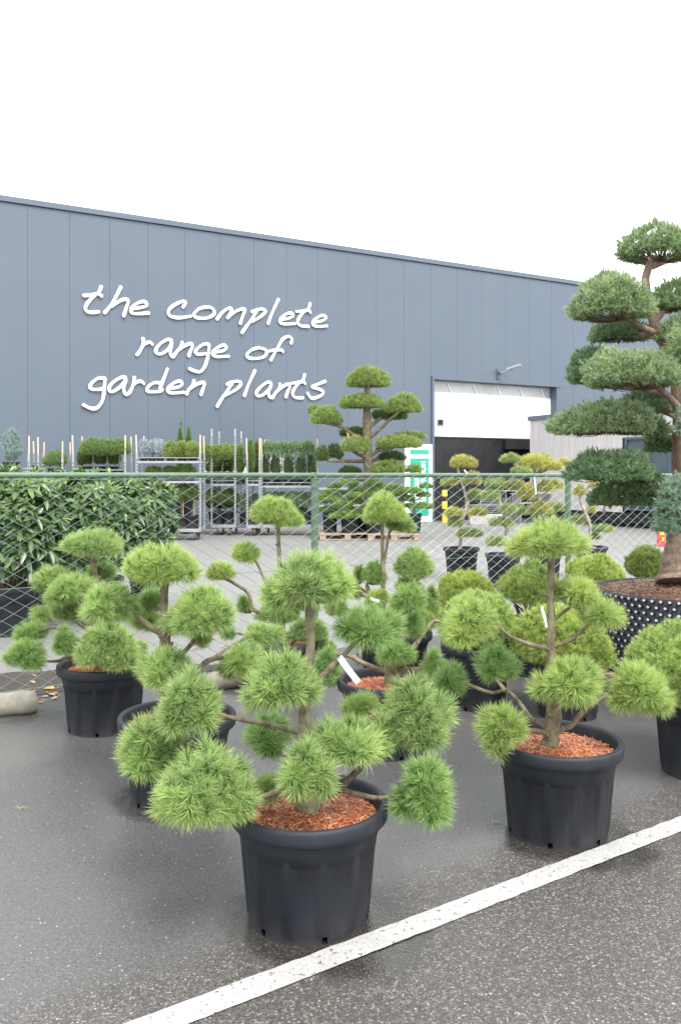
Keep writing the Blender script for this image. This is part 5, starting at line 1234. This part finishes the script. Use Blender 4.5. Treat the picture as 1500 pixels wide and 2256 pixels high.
def yard_pine():
    Y = 20.6; k = F/Y; rng = np.random.default_rng(17); loc = Vector(((811-CX)/k, Y, 0))
    root = thing('yard_cloud_pine', 'tall cloud pruned pine standing in the yard behind the fence', 'tree', loc); off = loc
    pot_obj(root, .42, .55, 40); soil_obj(root, .36, .47, 'soil', 'fibre', 0, 104)
    T = [(812,1150,13),(812,1060,11),(812,1036,10.5),(809,993,10),(808,929,9),(808,880,7),(809,850,6)]
    pts = [W(x, y, Y) for x, y, r in T]; pts[0].z = .45
    P, R = smooth_path(pts, [r/k for x, y, r in T]); mb = MB(); mb.tube(P, R, 12, bump=.2, seed=3); mb.build('trunk', M['bark'], root, off=off)
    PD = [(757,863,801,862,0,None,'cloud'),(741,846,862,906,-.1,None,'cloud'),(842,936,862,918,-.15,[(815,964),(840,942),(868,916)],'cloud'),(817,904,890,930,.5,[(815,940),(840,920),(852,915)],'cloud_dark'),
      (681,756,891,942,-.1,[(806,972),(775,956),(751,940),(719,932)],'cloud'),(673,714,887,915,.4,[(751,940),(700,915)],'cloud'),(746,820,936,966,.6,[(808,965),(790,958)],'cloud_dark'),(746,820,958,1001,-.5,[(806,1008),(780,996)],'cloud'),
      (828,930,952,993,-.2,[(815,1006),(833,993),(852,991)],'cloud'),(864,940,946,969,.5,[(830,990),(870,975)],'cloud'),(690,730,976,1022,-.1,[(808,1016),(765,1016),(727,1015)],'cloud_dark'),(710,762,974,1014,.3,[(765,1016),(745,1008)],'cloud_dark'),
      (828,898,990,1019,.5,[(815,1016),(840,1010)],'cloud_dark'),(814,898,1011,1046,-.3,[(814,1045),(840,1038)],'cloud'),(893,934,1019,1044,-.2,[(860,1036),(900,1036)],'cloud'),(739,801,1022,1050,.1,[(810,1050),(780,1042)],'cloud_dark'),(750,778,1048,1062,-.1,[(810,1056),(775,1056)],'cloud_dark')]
    for i, (l, r, t, b, dY, br, mt) in enumerate(PD):
        Yp = Y+dY; kp = F/Yp; rx = (r-l)/2/kp; hz = (b-t)/2/kp; rd = hz*.6; ru = 2*hz-rd; c = W((l+r)/2, (t+b)/2, Yp); c.z += -hz+rd
        pad_mesh('foliage_pad', M[mt], root, off, c, rx, rx*.85, ru, rd, 'cloud', rng, -.45, lumps=10, anchor=c-Vector((0,0,rd*.5)))
        if br:
            q = [W(x, y, Y+dY*j/max(1,len(br)-1)) for j, (x, y) in enumerate(br)]+[c]; n = len(q); P, R = smooth_path(q, [(4.6-2.6*j/n)/k for j in range(n)]); mb = MB(); mb.tube(P, R, 8, bump=.2, seed=i); mb.build('branch', M['bark'], root, off=off)
    mb = MB(); p = W(766, 953, Y); mb.tube([p+Vector((0,-.06,.02)), p+Vector((.03,-.07,-.12)), p+Vector((.09,-.07,-.17))], .012, 4); mb.tube([p+Vector((-.03,-.06,.03)), p+Vector((.0,-.07,-.10)), p+Vector((.05,-.07,-.2))], .010, 4); mb.build('ribbon', M['ribbon'], root, off=off)
yard_pine()

# ---------------------------------------------------------------- yellowish garden bonsai in pots behind the fence
GB = 'yellowing cloud pines behind the fence'
dl = dict(sty='larch', stemr=.7, group=GB, bark='bark_pale', shrink=1.06, twig=True)
def lp(l, r, t, b, dY, br, mt='larch'): return (l-4, r+4, t-4, b+4, dY, br, {'r':2.6, 'mat':mt, 'rd':.55, 'lumps':6})
topiary('yard_bonsai', 'yellowish zigzag bonsai pine in the left pot behind the fence', 'potted pine', 1016, 12.1,
  [(1013,1202,6),(1014,1164,5.5),(1020,1141,5.5),(1028,1113,5),(1024,1085,4.5),(1012,1049,4),(1007,1022,4)],
  [lp(992,1047,1001,1029,0,None), lp(971,1007,1052,1066,.1,[(1012,1052),(1000,1058)]), lp(1018,1060,1038,1066,-.1,[(1014,1055),(1030,1055)]), lp(978,1020,1116,1136,-.1,[(1025,1122),(1010,1127)],'larch'),
   lp(1027,1072,1116,1134,0,[(1026,1122),(1040,1128)],'larch'), lp(985,1018,1140,1158,-.1,[(1020,1141),(1005,1150)],'larch_green'), lp(1006,1060,1162,1181,-.1,[(1014,1164),(1030,1172)],'larch_green'), lp(1026,1070,1077,1099,.1,[(1024,1085),(1040,1090)],'larch_green')],
  tagp=[(1022,1035,-.1,-.9,.12)], mat='larch', potR=.262, potH=.46, seed=401, **dl)
topiary('yard_bonsai', 'greenish leaning bonsai pine in the second pot behind the fence', 'potted pine', 1108, 11.4,
  [(1116,1215,7),(1115,1172,6.5),(1112,1138,6),(1101,1110,5.5),(1098,1085,5),(1112,1071,4.5),(1132,1054,4),(1128,1030,3.5)],
  [lp(1065,1118,1053,1071,0,[(1105,1080),(1090,1068)],'larch_green'), lp(1060,1101,1077,1099,-.1,[(1098,1088),(1080,1090)],'larch_green'), lp(1076,1132,1138,1157,0,[(1112,1140),(1100,1150)],'larch_green'), lp(1070,1114,1178,1202,-.1,[(1115,1180),(1095,1192)],'larch_green'),
   lp(1103,1147,998,1016,0,[(1130,1040),(1140,1025),(1128,1012)],'larch_green'), lp(1124,1172,1026,1044,-.1,[(1132,1052),(1145,1040)],'larch_green'), lp(1115,1160,1055,1078,.1,[(1120,1066),(1138,1068)],'larch'), lp(1100,1140,1108,1126,-.1,[(1103,1112),(1118,1120)],'larch_green')],
  mat='larch_green', potR=.25, potH=.44, seed=402, **dl)
topiary('yard_bonsai', 'most golden bonsai pine with a branching crown above the rail', 'potted pine', 1200, 12.0,
  [(1200,1215,8),(1203,1150,7),(1190,1110,6.5),(1182,1094,6),(1175,1060,5.5),(1177,1027,5)],
  [lp(1138,1216,1000,1030,0,[(1177,1035),(1170,1022)]), lp(1168,1234,1014,1034,-.1,[(1177,1045),(1200,1030)]), lp(1175,1215,998,1014,.2,[(1177,1030),(1190,1012)],'larch_green'), lp(1227,1256,1009,1022,0,[(1177,1048),(1215,1030),(1235,1018)]),
   lp(1180,1220,1057,1082,-.1,[(1178,1075),(1195,1072)]), lp(1140,1180,1065,1100,-.1,[(1182,1094),(1165,1088)]), lp(1118,1165,1112,1132,-.1,[(1188,1108),(1150,1122)],'larch_green'), lp(1160,1218,1104,1132,0,[(1195,1120),(1190,1122)]), lp(1210,1245,1106,1124,.1,[(1200,1135),(1225,1118)],'larch_green'), lp(1205,1240,1055,1075,.1,[(1182,1094),(1205,1085),(1222,1068)])],
  tagp=[(1176,1050,-.15,-1.5,.25)], mat='larch', potR=.25, potH=.44, seed=403, **dl)
topiary('yard_bonsai', 'sparse pale barked bonsai pine right of the fence post', 'potted pine', 1300, 12.3,
  [(1299,1200,6),(1300,1172,5.5),(1298,1154,5.5),(1287,1125,5),(1277,1100,4.5),(1282,1085,4),(1305,1065,3.5)],
  [lp(1305,1350,1154,1170,0,[(1299,1176),(1315,1168)],'larch_green'), lp(1262,1288,1067,1090,0,[(1278,1098),(1275,1085)]), lp(1292,1312,1111,1127,0,[(1288,1128),(1298,1122)]), lp(1255,1296,1131,1153,.1,[(1292,1140),(1278,1145)],'larch_green'), lp(1295,1330,1052,1072,0,[(1300,1070),(1310,1066)]), lp(1296,1320,1172,1186,0,[(1300,1180),(1308,1182)],'larch_green')],
  mat='larch', potR=.25, potH=.46, seed=404, **dl)
